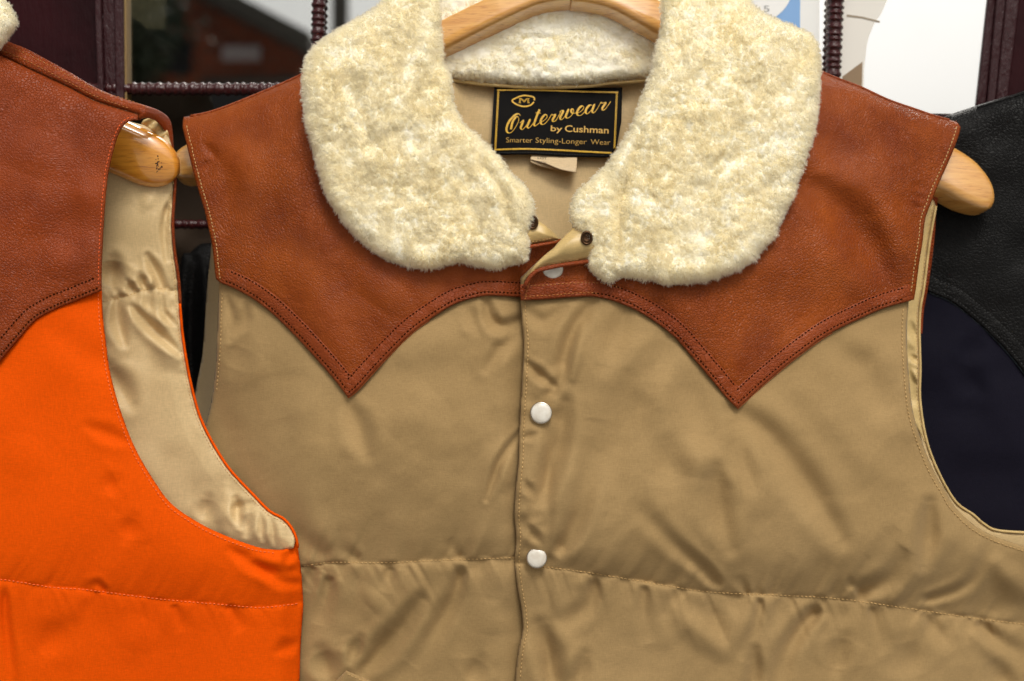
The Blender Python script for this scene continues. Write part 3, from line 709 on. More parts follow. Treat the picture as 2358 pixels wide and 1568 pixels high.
# stitching
stitches([offset_path(YL, -9)[3:-3], offset_path(YL2, -9)[3:-8], offset_path(YL, -33)[4:-8], offset_path(YL2, -33)[8:-14]], YPL, m_th_dark, oyL, 8.8, 5.6, 1.6, 2.0)
stitches([offset_path(YR, -9)[40:-3], offset_path(YR2, -9)[3:-3], offset_path(YR, -33)[50:-8], offset_path(YR2, -33)[8:-2]], YPR, m_th_dark, oyR, 8.8, 5.6, 1.6, 2.0)
stitches([offset_path(YR, -9)[3:46], offset_path(YR, -33)[4:56], [(1209, 688), (1216, 660), (1223, 640)]], YPR, m_th_gold, oyR, 9, 6.2, 1.0, 1.8)
stitches([offset_path(AL, 10)[3:-2]], YPL, m_th_tan, oyL, 8.5, 6.0, 1.1, .6)
stitches([offset_path(AR, 10)[5:-2]], YPR, m_th_tan, oyR, 8.5, 6.0, 1.1, .6)
plk = [(1202, 738), (1206, 785), (1204, 848), (1200, 917), (1196, 992), (1194, 1062), (1187, 1133), (1185, 1191), (1189, 1241), (1185, 1291), (1192, 1353), (1201, 1403), (1204, 1449), (1194, 1499), (1187, 1568)]
stitches([offset_path([(1199, 697)] + plk, -10), seamR[8:]], PR, m_th_tan, oR, 9.5, 6.6, 1.25, 1.6)
stitches([offset_path([(2358, 1258), (2287, 1233), (2241, 1207), (2197, 1164), (2179, 1133), (2154, 1091), (2129, 1033), (2108, 971), (2098, 917), (2090, 820), (2089, 748), (2092, 700)], -11)], PR, m_th_tan, oR, 9.5, 6.6, 1.25, 1.6)
stitches([seamL, offset_path([(491, 895), (499, 801), (502, 706), (505, 660)], 8)], PL, m_th_tan, oL, 9.5, 6.4, 1.1, 1.2)

# --- back of the vest: lining seen through the neck, edges seen at the armholes
def h_back(x, y, d):
    dx = x - 1200.0; a = np.where(dx < 0, 850.0, 1000.0)
    h = -95 - 70 * (dx / a) ** 2 - 22 * np.clip((520 - y) / 300, 0, 2) ** 2
    h += 6 * np.sin(x / 60) * np.exp(-((x - 1280) / 260) ** 2) + 4 * vnoise(x, y, 90, 1)
    h += 22 * sstep(1080, 1030, x) * sstep(500, 200, y)
    t = np.clip(y - 1200, 0, 600); h = h - .38 * t * sstep(0, 220, t) * sstep(1100, 1500, x)
    h -= 210 * sstep(525, 445, x) * sstep(480, 560, y)
    return h
pB, cB = join([(760, 330), (830, 150), (1000, 60), (1560, 60), (1760, 150), (1850, 330), (2130, 440)], cr([(2130, 440), (2155, 475), (2141, 554), (2128, 658), (2119, 712), (2117, 770), (2119, 846), (2118, 914), (2128, 990), (2145, 1050), (2175, 1115), (2205, 1160), (2241, 1185), (2265, 1206), (2300, 1222), (2450, 1228)]),
              [(2450, 1228), (2450, 1690)], [(2450, 1690), (440, 1690)], [(440, 1690), (400, 1240)], cr([(400, 1240), (430, 1060), (450, 905), (466, 817), (472, 738), (478, 650), (487, 540), (470, 440)]), [(470, 440), (760, 330)])
BP = Panel(pB, h_back, 6, 8, 8)
oB = BP.build('back_lining', m_lining, v0, 6)
edge = [(2155, 475), (2141, 554), (2128, 658), (2119, 712), (2117, 770), (2119, 846), (2118, 914), (2128, 990), (2145, 1050), (2175, 1115), (2205, 1160), (2241, 1185), (2265, 1206), (2300, 1222), (2400, 1228)]
fp = cr(edge); Wp = P(fp[:, 0], fp[:, 1], BP.H(fp[:, 0], fp[:, 1]) + 6)
sweep('armhole_facing', Wp, (3.4 * S, 3.4 * S), m_facing, oB, 10)
fc, _c = join(cr([(2118, 505), (2122, 480), (2150, 472)]), cr([(2150, 472), (2136, 554), (2123, 658), (2114, 712), (2112, 770), (2114, 846), (2114, 914), (2124, 990), (2132, 1020)]), cr([(2132, 1020), (2104, 971), (2090, 917), (2080, 820), (2079, 700), (2100, 560), (2118, 505)]))
FP = Panel(fc, lambda x, y, d: BP.H(x, y) + 16 + 5 * vnoise(x, y, 26, 2) * sstep(700, 850, y) + folds(x, y, [([(2098, 745), (2116, 800)], 7, -7), ([(2100, 820), (2118, 838)], 6, -8), ([(2100, 850), (2116, 880)], 6, 6)]), 3, 4)
oF = FP.build('armhole_facing', m_facing, v0, 3)
stitches([offset_path(edge[:8], 6)[4:]], FP, m_th_tan, oF, 9, 6.2, 1.0, .6)
ls, _c = join(cr([(2130, 330), (2172, 400), (2158, 470), (2151, 560), (2138, 658), (2128, 712), (2124, 768)]), cr([(2124, 768), (2112, 770), (2119, 660), (2130, 554), (2142, 470), (2080, 350), (2130, 330)]))
LSP = Panel(ls, lambda x, y, d: BP.H(x, y) - 4 + 0 * x, 3, 3); o_ = LSP.build('back_yoke', m_leather_dark, v0, 6)
stitches([offset_path([(2158, 470), (2151, 560), (2138, 658), (2128, 712)], 3.5)], LSP, m_th_dark, o_, 8, 4, .8, .2)
# outer back yoke behind the shoulders
byk, _c = join(cr([(2199, 282), (2109, 255), (1983, 204), (1897, 170), (1740, 95), (1500, 20), (1300, 0), (1050, 20), (860, 85), (693, 176), (598, 218), (510, 253), (427, 273)]), cr([(427, 273), (440, 350), (470, 440)]), cr([(470, 440), (800, 330), (1300, 300), (1900, 340), (2130, 440)]), cr([(2130, 440), (2180, 360), (2199, 282)]))
Panel(byk, lambda x, y, d: Hc(x, y) * 0 + np.minimum(Hc(x, y) - 36, -60 - 60 * ((x - 1250) / 850) ** 2) - 72, 8, 8).build('back_yoke', m_leather_dark, v0, 6)

# --- neck facing turned outwards at the front opening
flp, _c = join(cr([(1213, 647), (1222, 632), (1236, 621), (1262, 613), (1300, 606), (1346, 599)]), [(1346, 599), (1420, 560)], [(1420, 560), (1400, 480), (1325, 518)], cr([(1325, 518), (1293, 549), (1276, 569), (1252, 589), (1235, 606), (1222, 625), (1213, 647)]))
def h_fl(x, y, d):
    u, *_ = seg_dist(x, y, cr([(1213, 647), (1236, 621), (1262, 613), (1300, 606), (1346, 599)]))
    return Hc(x, y) + 37 + 24 * np.sin(np.clip(u / 60, 0, 1) * 2.4) + 1.6 * np.sin(x / 6.5) * np.exp(-u / 22) - 10 * sstep(0, 30, u) * sstep(20, 0, d)
FL_ = Panel(flp, h_fl, 2.4, 8, 9); ofl = FL_.build('collar_facing', m_facing, v0, 4)
stitches([offset_path([(1226, 632), (1240, 623), (1262, 616), (1300, 609), (1344, 601)], -6)], FL_, m_th_tan, ofl, 8, 5.6, 1.0, .5)
pp = cr([(1206, 662), (1213, 647), (1222, 633), (1236, 622), (1262, 614), (1300, 607), (1350, 600), (1380, 594)]); sweep('leather_piping', P(pp[:, 0], pp[:, 1] + 2.5, Hc(pp[:, 0], pp[:, 1]) + 40), (4.8 * S, 4.5 * S), m_leather_band, ofl, 12)
fll, _c = join(cr([(1150, 575), (1221, 562), (1256, 556), (1291, 552)]), cr([(1291, 552), (1273, 533), (1253, 516), (1233, 507), (1200, 505), (1150, 520)]), [(1150, 520), (1150, 575)])
FLL = Panel(fll, lambda x, y, d: Hc(x, y) + 12 + 18 * np.sqrt(np.clip(d / 22, 0, 1)) + 1.2 * np.sin(x / 6) - 22 * sstep(1255, 1295, x), 2.4, 6); ofll = FLL.build('collar_facing', m_facing, v0, 4)
stitches([[(1165, 568), (1222, 558), (1256, 551), (1280, 548)]], FLL, m_th_tan, ofll, 8, 5.6, 1.0, .5)
pp = cr([(1150, 581), (1221, 568), (1256, 562), (1280, 558), (1292, 552)]); sweep('leather_piping', P(pp[:, 0], pp[:, 1], Hc(pp[:, 0], pp[:, 1]) + 22 - 18 * sstep(1255, 1295, pp[:, 0])), np.stack([np.linspace(6, 3, len(pp)) * S, np.linspace(5, 3, len(pp)) * S], -1), m_leather_band, ofll, 12)

# --- snap buttons: metal prong ring with a pearl cap
m_pearl = M('pearl_cap', srgb(226, 220, 208), .16); m_pearl.b.inputs['Coat Weight'].default_value = .8
m_pearl.col(m_pearl.mixcol(m_pearl.mapr(m_pearl.noise(130, 3), .35, .65, 0, 1), srgb(232, 228, 218), srgb(208, 198, 182)))
m_pearl = m_pearl.m
m_metal = M('nickel', srgb(200, 192, 176), .25, Metallic=1.0).m; m_dmetal = M('dark_brass', srgb(84, 62, 44), .35, Metallic=1.0).m
def lathe(name, cx, cy, h, prof, mat, parent, tilt=(0, 0), K=48):
    th = np.arange(K) / K * 2 * math.pi; V = []; F = []
    for r, z in prof: V.append(P(cx + r * np.cos(th), cy + r * np.sin(th), h + z + tilt[0] * r * np.cos(th) + tilt[1] * r * np.sin(th)))
    n = len(prof)
    for i in range(n - 1):
        k = np.arange(K); k2 = (k + 1) % K; F.append(np.stack([i * K + k, i * K + k2, (i + 1) * K + k2, (i + 1) * K + k], -1))
    me = mesh_np(name, np.vstack(V), [np.vstack(F), (np.arange(K) + (n - 1) * K)[None]]); bm_fix(me); return link(name, me, mat, parent)
def snap(cx, cy, r, h, par, tilt=(0, 0)):
    b = lathe('snap_button', cx, cy, h, [(r * .8, -6), (r, -3), (r * 1.04, 1), (r * 1.02, 4), (r * .95, 5.5), (r * .9, 5)], m_metal, par, tilt)
    lathe('pearl_cap', cx, cy, h, [(r * .93, 3.5), (r * .92, 6), (r * .82, 7.6), (r * .5, 8.8), (r * .1, 9.2)], m_pearl, b, tilt)
for (cx, cy, r) in ((1246, 951, 25), (1236, 1285, 23.5)):
    hh = float(PR.H(cx, cy)); snap(cx, cy, r, max(hh, float(PR.H(cx - 15, cy)), float(PR.H(cx + 15, cy))) + 4, v0, (0.02, .05))
snap(1273, 619, 24, float(YPR.H(1273, 645)) - 4, v0, (0, -.1))
def ring(cx, cy, r, h, par):
    a = np.linspace(0, 2 * math.pi, 40); o = sweep('eyelet', P(cx + r * np.cos(a), cy + 1.25 * r * np.sin(a), h + 0 * a), (3.0 * S, 3.0 * S), m_dmetal, par, 10, up=(0, -1, 0), closed_ends=False)
    lathe('socket', cx, cy, h - 3, [(r, 0), (r * .9, 1), (r * .5, -1), (r * .1, -1)], m_dmetal, o)
ring(1351, 548, 11, float(FL_.H(1344, 550)) + 5, v0); ring(1226, 512, 11, float(FLL.H(1226, 520)) + 6, v0)

# --- pocket flap at the bottom
pf, _c = join([(797, 1544), (760, 1582)], [(760, 1582), (745, 1680)], [(745, 1680), (1000, 1680)], [(1000, 1680), (1000, 1630)], cr([(1000, 1630), (920, 1597), (855, 1568), (797, 1544)]))
PF = Panel(pf, lambda x, y, d: PL.H(x, y) + 15 + 2 * np.clip(d / 12, 0, 1), 3, 4, 4, [(797, 1544)])
of = PF.build('pocket_flap', m_tan, v0, 6); stitches([[(803, 1553), (855, 1577), (920, 1606)]], PF, m_th_tan, of, 9.5, 6.6, 1.0, .8)

# ------------------------------------------------------------------ shearling
def tufts(x, y, sp, k=0):
    """distance to nearest jittered lattice point, and that point"""
    i0 = np.floor(x / sp).astype(int); j0 = np.floor(y / sp).astype(int); best = np.full(x.shape, 1e9); cx = np.zeros(x.shape); cy = np.zeros(x.shape)
    g1, g2 = _lat[k % 6], _lat[(k + 1) % 6]
    for a in (-1, 0, 1):
        for b in (-1, 0, 1):
            i = i0 + a; j = j0 + b; px = (i + g1[i & 255, j & 255]) * sp; py = (j + g2[i & 255, j & 255]) * sp
            d = (x - px) ** 2 + (y - py) ** 2; m = d < best; best = np.where(m, d, best); cx = np.where(m, px, cx); cy = np.where(m, py, cy)
    return np.sqrt(best), cx, cy

def shearling(name, poly, hbase, parent, thick, nf, roll=34, length=(7, 11.5), g=3.0, bump=1.0, flow=(0, .35), seed=0, creases=()):
    inset = 8.0
    def hf(x, y, d):
        d1, _, _ = tufts(x, y, 17, seed); d2, _, _ = tufts(x + 300, y, 30, seed + 2); d3, _, _ = tufts(x + 100, y + 77, 9, seed + 3)
        am = .55 + .45 * vnoise(x, y, 90, seed + 1)
        h = hbase(x, y) + thick + bump * .65 * (am * (4.2 * (1 - (d1 / 12) ** 2).clip(-.6, 1) + 4 * (1 - (d2 / 22) ** 2).clip(-.6, 1)) + 1.4 * (1 - (d3 / 7) ** 2).clip(-.6, 1))
        h += 3.5 * vnoise(x, y, 60, seed) + 2.0 * vnoise(x, y, 21, seed + 2)
        if len(creases): h += folds(x, y, creases)
        return h
    # shrink outline a little: fibres fill the rest
    t = np.roll(poly, -1, 0) - np.roll(poly, 1, 0); t /= np.maximum(np.hypot(*t.T), 1e-6)[:, None]
    nrm = np.stack([-t[:, 1], t[:, 0]], -1); ar = np.sum(poly[:, 0] * np.roll(poly[:, 1], -1) - np.roll(poly[:, 0], -1) * poly[:, 1])
    if ar < 0: nrm = -nrm
    pin = poly + nrm * inset
    pn = Panel(pin, hf, g, roll, thick * .8)
    base = pn.build(name, m_wool_base, parent, 10)
    # fibres
    lo, hi = pin.min(0), pin.max(0); n = int(nf * 1.9)
    x = RNG.uniform(lo[0], hi[0], n); y = RNG.uniform(lo[1], hi[1], n); ok = inside(x, y, pin); x, y = x[ok][:nf], y[ok][:nf]
    nroot = len(x)
    # extra fringe
    pe, _ = resample(np.vstack([pin, pin[:1]]), .22); pe = pe + RNG.normal(0, 2.2, pe.shape); x = np.concatenate([x, pe[:, 0]]); y = np.concatenate([y, pe[:, 1]])
    u = np.clip((x - pn.x0) / g, 0, pn.shape[0] - 2); v = np.clip((y - pn.y0) / g, 0, pn.shape[1] - 2)
    h = pn.H(x, y); gx = (pn.H(x + 3, y) - pn.H(x - 3, y)) / 6; gy = (pn.H(x, y + 3) - pn.H(x, y - 3)) / 6
    gx = np.clip(gx, -3, 3); gy = np.clip(gy, -3, 3)
    N = np.stack([-gx, -gy, np.ones_like(gx)], -1)
    dd, _, _, qx, qy, _ = seg_dist(x, y, pin, True); ins = inside(x, y, pin)
    ox = np.where(ins, qx - x, x - qx); oy = np.where(ins, qy - y, y - qy); ol = np.maximum(np.hypot(ox, oy), 1e-3); f = np.exp(-dd / 9)
    N[:, 0] = N[:, 0] * (1 - .6 * f) + ox / ol * f * 1.5; N[:, 1] = N[:, 1] * (1 - .6 * f) + oy / ol * f * 1.5; N[:, 2] *= (1 - .35 * f)
    N /= np.linalg.norm(N, axis=1)[:, None]
    _, cx, cy = tufts(x, y, 15, seed); m = len(x)
    L = RNG.uniform(length[0], length[1], m) * (1 + .25 * vnoise(x, y, 28, seed + 4))
    L = L * np.where(np.arange(m) >= nroot, 1 + .5 * np.clip(vnoise(x, y, 9, seed) + .2, 0, 1), 1)
    pull = np.stack([cx - x, cy - y, 0 * x], -1) * .024
    fl = np.stack([flow[0] + .7 * vnoise(x, y, 24, seed + 1), flow[1] + .7 * vnoise(x, y, 24, seed + 3), 0 * x], -1) * .55
    rnd = RNG.normal(0, .22, (m, 3))
    p0 = np.stack([x, y, h - 4], -1)
    d1 = N + fl * .5 + pull * .6 + rnd; d1 /= np.linalg.norm(d1, axis=1)[:, None]
    d2 = N * .75 + fl * 1.4 + pull * 1.6 + rnd + RNG.normal(0, .3, (m, 3)); d2 /= np.linalg.norm(d2, axis=1)[:, None]
    d3 = N * .35 + fl * 2.0 + pull * 2.0 + rnd * .5 + RNG.normal(0, .5, (m, 3)); d3 /= np.linalg.norm(d3, axis=1)[:, None]
    p1 = p0 + d1 * (L * .42)[:, None]; p2 = p1 + d2 * (L * .33)[:, None]; p3 = p2 + d3 * (L * .25)[:, None]
    sidev = np.cross(d2, RNG.normal(0, 1, (m, 3)) + np.array([0, 0, .6])); sidev /= np.maximum(np.linalg.norm(sidev, axis=1), 1e-6)[:, None]
    w_ = RNG.uniform(.32, .56, m)[:, None]
    pts = np.stack([p0 - sidev * w_, p0 + sidev * w_, p1 - sidev * w_, p1 + sidev * w_, p2 - sidev * w_ * .8, p2 + sidev * w_ * .8, p3], 1).reshape(-1, 3)
    V = P(pts[:, 0], pts[:, 1], pts[:, 2]); o = np.arange(m)[:, None] * 7
    Q = np.concatenate([np.concatenate([o, o + 1, o + 3, o + 2], 1), np.concatenate([o + 2, o + 3, o + 5, o + 4], 1)]); T3 = np.concatenate([o + 4, o + 5, o + 6], 1)
    me = mesh_np('fleece', V, [Q, T3])
    link('fleece', me, m_wool, base)
    return base

colL = cr([(1017, -60), (1017, 0), (1017, 41), (1020, 94), (1023, 138), (1034, 164), (1041, 189), (1042, 214), (1056, 258), (1075, 290), (1107, 318), (1145, 352), (1182, 398), (1211, 427), (1228, 456), (1232, 482), (1230, 500), (1221, 527), (1219, 565), (1214, 600), (1190, 608), (1168, 613), (1145, 622), (1119, 617), (1080, 610), (1044, 610), (990, 620), (949, 617), (905, 607), (855, 579), (811, 541), (780, 502), (754, 461), (740, 423), (720, 356), (704, 296), (694, 225), (694, 170), (707, 123), (745, 85), (811, 44), (880, 0), (930, -60)], 9, True)
colR = cr([(1520, -60), (1520, 0), (1520, 44), (1514, 88), (1506, 120), (1492, 176), (1473, 230), (1460, 268), (1441, 308), (1400, 368), (1362, 409), (1325, 441), (1312, 466), (1310, 492), (1318, 527), (1337, 549), (1347, 574), (1348, 608), (1362, 628), (1384, 645), (1404, 654), (1425, 642), (1482, 646), (1529, 655), (1567, 656), (1639, 645), (1702, 622), (1740, 598), (1781, 548), (1803, 505), (1826, 465), (1850, 393), (1869, 337), (1882, 283), (1890, 201), (1892, 142), (1879, 91), (1853, 66), (1806, 47), (1772, 31), (1734, 6), (1690, -60)], 9, True)
def h_col(x, y):
    # the collar lies on the yoke and rolls up and back to the neck
    h = 120 - 150 * ((x - 1270) / 850) ** 2 + 18
    h = h - 36 * np.clip((330 - y) / 300, 0, 2) ** 2
    return h
# the inner edge of the collar dips down into the neck opening
def h_colL(x, y):
    return h_col(x, y) - 10 * sstep(480, 150, y) * sstep(900, 1020, x)
shearling('shearling_collar', colL, h_colL, v0, 42, 300000, seed=0, flow=(.05, .4), creases=[([(1095, 350), (1150, 430), (1180, 520)], 13, -13), ([(1010, 60), (1005, 180), (1010, 260)], 14, -8), ([(840, 260), (850, 330), (910, 300)], 16, -8), ([(830, 100), (850, 200)], 40, 8), ([(1120, 400), (1165, 480)], 12, 5)])
shearling('shearling_collar', colR, h_col, v0, 42, 300000, seed=3, flow=(.05, .4), bump=1.25, creases=[([(1480, 300), (1440, 420), (1425, 520), (1428, 600)], 13, -15), ([(1690, 270), (1720, 330), (1650, 400)], 16, -8), ([(1740, 90), (1760, 180)], 40, 7), ([(1560, 110), (1590, 95)], 10, -6), ([(1640, 380), (1665, 350)], 9, -10), ([(1500, 440), (1515, 470)], 8, -7)])
bc = cr([(960, 160), (1038, 180), (1107, 189), (1201, 196), (1262, 197), (1356, 193), (1400, 188), (1488, 180), (1580, 150), (1600, 0), (1560, -110), (1010, -110), (950, 0)], 9, True)
bcw = shearling('shearling_collar', bc, lambda x, y: -92 - 30 * ((x - 1280) / 300) ** 2 + 22 * sstep(200, 60, y) * 0, v0, 26, 90000, roll=22, length=(6, 10), seed=1, flow=(0, .3), bump=1.1)
bt = cr([(1000, 176), (1040, 185), (1107, 194), (1201, 201), (1262, 202), (1356, 199), (1400, 193), (1488, 186), (1530, 176)]); sweep('neck_binding', P(bt[:, 0], bt[:, 1] - 1, -88 - 30 * ((bt[:, 0] - 1280) / 300) ** 2), (4.5 * S, 4 * S), m_facing, bcw, 10)

# ------------------------------------------------------------------ woven label and care tag
LB = lambda x, y: BP.H(x, y) + 24 + 1.5 * np.sin(x / 38) + 0 * y
lp, lc = join(cr([(1138, 196), (1210, 202), (1290, 203), (1360, 202), (1433, 201)]), [(1433, 201), (1431, 280), (1420, 340), (1400, 363)], cr([(1400, 363), (1310, 361), (1230, 356), (1148, 357)]), [(1148, 357), (1130, 345), (1134, 270), (1138, 196)])
m_lab = M('black_woven_label', (.008, .0075, .0075, 1), .8, Specular_IOR_Level=.08)
m_lab.addbump(m_lab.noise(1, 1, m_lab.coords((3600, 3600, 500))), .3, .0003); m_lab = m_lab.m
LP = Panel(lp, lambda x, y, d: LB(x, y), 3, 1.2, 1.2, [(1138, 196), (1433, 201)])
olb = LP.build('woven_label', m_lab, v0, 2.5); LH_ = LP.H
m_gold = M('gold_thread', srgb(214, 168, 42), .45)
m_gold.col(m_gold.mixcol(m_gold.mapr(m_gold.noise(1, 1, m_gold.coords((2600, 2600, 2600))), .5, .62, 0, .75), srgb(228, 180, 46), srgb(120, 84, 20)))
m_gold.addbump(m_gold.noise(2500, 1), .4, .0002); m_gold = m_gold.m
zp = lambda pts: [(1100.1 + a * .14953, 183.4 + b * .14953) for a, b in pts]
line = lambda pts: cr(zp(pts), 2.5) if len(pts) > 2 else np.linspace(zp(pts)[0], zp(pts)[1], 8)
rb = []
rb.append((line([(300, 160), (700, 158), (1200, 168), (1700, 185), (2165, 195)]), 3.9))
rb.append((line([(255, 1078), (700, 1066), (1200, 1082), (1700, 1110), (2060, 1128)]), 3.9))
ribbon(rb, LH_, m_gold, olb, 'border', 1.0)
# side borders: chain of little loops
ch = []
for a, b in (((318, 180), (270, 1080)), ((2143, 200), (2105, 1060))):
    A, B = np.array(zp([a])[0]), np.array(zp([b])[0]); L = np.linalg.norm(B - A); t = np.linspace(0, 1, int(L / .7)); q = A + (B - A) * t[:, None]
    ph = t * L / 6.2 * 2 * math.pi
    for s_ in (1, -1): ch.append((q + np.stack([s_ * 1.7 * np.sin(ph / 2), 0 * ph], -1), 1.5))
ribbon(ch[:2], LH_, m_gold, olb, 'chain_border', 1.0); ribbon(ch[2:], LH_, m_gold, olb, 'chain_border', 1.0)
def pen(pts, thick=4.9, thin=1.5, step=1.2):
    p = cr(zp(pts), step); t = np.gradient(p, axis=0); t /= np.maximum(np.hypot(*t.T), 1e-6)[:, None]
    dn = t @ np.array([-.25, .97]); wd = thin + (thick - thin) * sstep(-.05, .85, dn); k = np.ones(5) / 5; wd = np.convolve(np.pad(wd, 2, 'edge'), k, 'valid')
    return (p, wd)
script = [
    [(655, 555), (640, 530), (605, 528), (545, 570), (480, 650), (445, 740), (450, 800), (490, 822), (540, 790), (600, 700), (632, 620), (620, 575), (590, 575), (550, 625), (525, 690), (512, 765)],
    [(650, 668), (700, 625), (685, 680), (662, 740), (685, 768), (725, 735), (775, 670), (808, 608), (785, 660), (762, 722), (785, 745), (830, 705), (880, 630)],
    [(952, 458), (925, 520), (895, 600), (868, 680), (880, 712), (920, 690), (965, 650)],
    [(890, 508), (930, 514), (972, 514)],
    [(965, 650), (1010, 635), (1060, 590), (1066, 550), (1035, 540), (995, 580), (968, 640), (985, 686), (1030, 680), (1085, 620), (1140, 530)],
    [(1140, 530), (1155, 545), (1195, 535), (1180, 570), (1152, 620), (1165, 645), (1205, 625), (1245, 560), (1275, 500), (1275, 478)],
    [(1260, 500), (1290, 476), (1318, 478), (1300, 520), (1268, 590), (1290, 616), (1330, 580), (1370, 510), (1400, 452), (1380, 500), (1358, 560), (1375, 592), (1420, 575), (1465, 520), (1478, 470), (1455, 450), (1438, 480), (1455, 515), (1500, 515)],
    [(1500, 515), (1570, 500), (1622, 455), (1630, 415), (1598, 408), (1555, 450), (1528, 505), (1545, 550), (1595, 545), (1650, 490), (1690, 430)],
    [(1762, 395), (1720, 395), (1680, 440), (1662, 495), (1685, 525), (1730, 490), (1775, 430), (1800, 378), (1778, 430), (1762, 485), (1785, 510), (1830, 465), (1900, 345)],
    [(1900, 345), (1915, 362), (1970, 352), (1950, 390), (1918, 440), (1930, 470), (1975, 440), (2048, 335)]]
ribbon([pen(q) for q in script], LH_, m_gold, olb, 'script_lettering', 1.0)
em = [(line([(872, 318), (866, 275), (800, 252), (700, 245), (600, 278), (530, 325), (600, 382), (700, 412), (800, 398), (868, 345)]), 3.6)]
em += [(line(q), 1.25) for q in ([(632, 290), (672, 290)], [(645, 290), (640, 358)], [(625, 358), (665, 358)], [(655, 292), (715, 345)], [(715, 345), (772, 288)], [(760, 290), (798, 290)], [(783, 290), (786, 358)], [(765, 358), (800, 358)], [(672, 290), (715, 325)], [(715, 325), (752, 290)], [(658, 308), (656, 356)], [(768, 308), (770, 356)])]
ribbon(em, LH_, m_gold, olb, 'emblem', 1.0)
m_gold2 = M('pale_gold_thread', srgb(206, 164, 76), .5).m
Z = lambda a, b: (1100.1 + a * .14953, 183.4 + b * .14953)
text_mesh('lettering', 'by', *Z(1122, 790), *Z(1300, 800), 13.5, LH_, m_gold2, olb, 1.4, 0, .012)
text_mesh('lettering', 'Cushman', *Z(1340, 800), *Z(2015, 828), 15.5, LH_, m_gold2, olb, 1.4, 0, .012)
text_mesh('lettering', 'Smarter', *Z(437, 966), *Z(840, 970), 12.5, LH_, m_gold2, olb, 1.4, 0, -.012)
text_mesh('lettering', 'Styling-Longer', *Z(890, 970), *Z(1675, 994), 12.5, LH_, m_gold2, olb, 1.4, 0, -.012)
text_mesh('lettering', 'Wear', *Z(1740, 996), *Z(2040, 1004), 12.5, LH_, m_gold2, olb, 1.4, 0, -.012)
stitches([offset_path([(1134, 200), (1132, 270), (1128, 343)], -4), [(1150, 352), (1230, 351.5), (1310, 356), (1398, 358)]], LP, m_th_black, olb, 6, 4, .9, .5)
# care tag, folded loop of satin
m_tag = cloth('pale_tag_satin', srgb(204, 182, 146), srgb(198, 174, 138), rough=.45, sheen=.1, ws=.05)
ct, cc = join([(1227, 340), (1330, 340)], [(1330, 340), (1329, 370), (1327, 398)], cr([(1327, 398), (1290, 390), (1255, 376), (1221, 367)]), [(1221, 367), (1227, 340)])
CT = Panel(ct, lambda x, y, d: BP.H(x, y) + 14 + 30 * sstep(345, 400, y), 2.4, 1, 1, [(1327, 398), (1221, 367)])
oct_ = CT.build('care_tag', m_tag, v0, 1.2)
text_mesh('print', 'LOT', 1238, 366, 1259, 367, 5.4, CT.H, M('tag_ink', (.03, .03, .03, 1), .7).m, oct_, .6)
text_mesh('print', 'COL', 1236, 374, 1261, 377, 4.4, CT.H, M('tag_ink_faint', (.08, .07, .07, 1), .7).m, oct_, .6)
cb_, cc = join(cr([(1221, 367), (1255, 376), (1290, 389), (1327, 398)]), cr([(1327, 398), (1280, 391), (1245, 383), (1221, 373), (1221, 367)]))
Panel(cb_, lambda x, y, d: BP.H(x, y) + 22, 2, 1, 1).build('tag_underside', m_tag, oct_, 1)

# ------------------------------------------------------------------ hangers
def hanger(name, label, path, hts, widths, depth, mats, rot, endl=62):
    """wooden arms; path layout points, h per point"""
    p = cr(path, 6); c = np.concatenate([[0], np.cumsum(np.hypot(*np.diff(p, axis=0).T))]); tt = c / c[-1]
    hh = np.interp(tt, np.linspace(0, 1, len(hts)), hts); ww = np.interp(tt, np.linspace(0, 1, len(widths)), widths)
    return p, c, hh, ww
def arm(name, path, hk, wk, dk, mat, parent, rot, round0=False, round1=True, rl=70, sup=5):
    p = cr(path, 5); c = np.concatenate([[0], np.cumsum(np.hypot(*np.diff(p, axis=0).T))]); T = c[-1]; t = c / T
    h = np.interp(t, np.linspace(0, 1, len(hk)), hk); w_ = np.interp(t, np.linspace(0, 1, len(wk)), wk); d_ = np.interp(t, np.linspace(0, 1, len(dk)), dk)
    e = np.ones_like(t)
    if round1: u = np.clip((c - (T - rl)) / rl, 0, .997); e *= (1 - u ** 2.2) ** .5
    if round0: u = np.clip((rl - c) / rl, 0, .997); e *= (1 - u ** 2.2) ** .5
    W = P(p[:, 0], p[:, 1], h)
    return sweep('arm' if name is None else name, W, np.stack([w_ * e * S, d_ * (.35 + .65 * e) * S], -1), mat, parent, 72, sup, rot)
hg = thing('coat_hanger', 'pale beech hanger inside the tan vest, arching across the shearling neck', 'hanger', pr(1315, 100, -60), 'wooden coat hangers')
arm(None, [(1315, -18), (1360, -14), (1420, 2), (1512, 50), (1620, 112), (1750, 190), (1900, 272), (2050, 350), (2170, 400), (2226, 438), (2274, 482)], [-48, -60, -90, -120, -150, -190, -196], [38, 40, 42, 46, 56, 68, 54], [34, 34, 34, 36, 40, 46, 46], m_wood_r, hg, R(24), rl=105, sup=4)
arm(None, [(1315, -18), (1270, -14), (1210, 2), (1110, 48), (1023, 92), (900, 155), (780, 212), (640, 282), (520, 345), (402, 402)], [-48, -60, -90, -120, -150, -185, -190], [34, 36, 38, 40, 44, 46, 46], [34, 34, 34, 36, 38, 40, 40], m_wood_l, hg, R(-24), rl=60, sup=4.5)
ho = thing('coat_hanger', 'amber varnished hanger end with a dark knot, inside the armhole of the orange vest', 'hanger', pr(200, 400, 20), 'wooden coat hangers')
oa = arm(None, [(-150, 160), (0, 215), (120, 268), (230, 318), (320, 358), (410, 402)], [60, 40, 14, -8, -20], [44, 50, 60, 64, 62], [30, 32, 34, 36, 36], m_wood_o, ho, R(-16), rl=95, sup=2.5)
m_knot = M('knot', srgb(60, 30, 10), .6).m
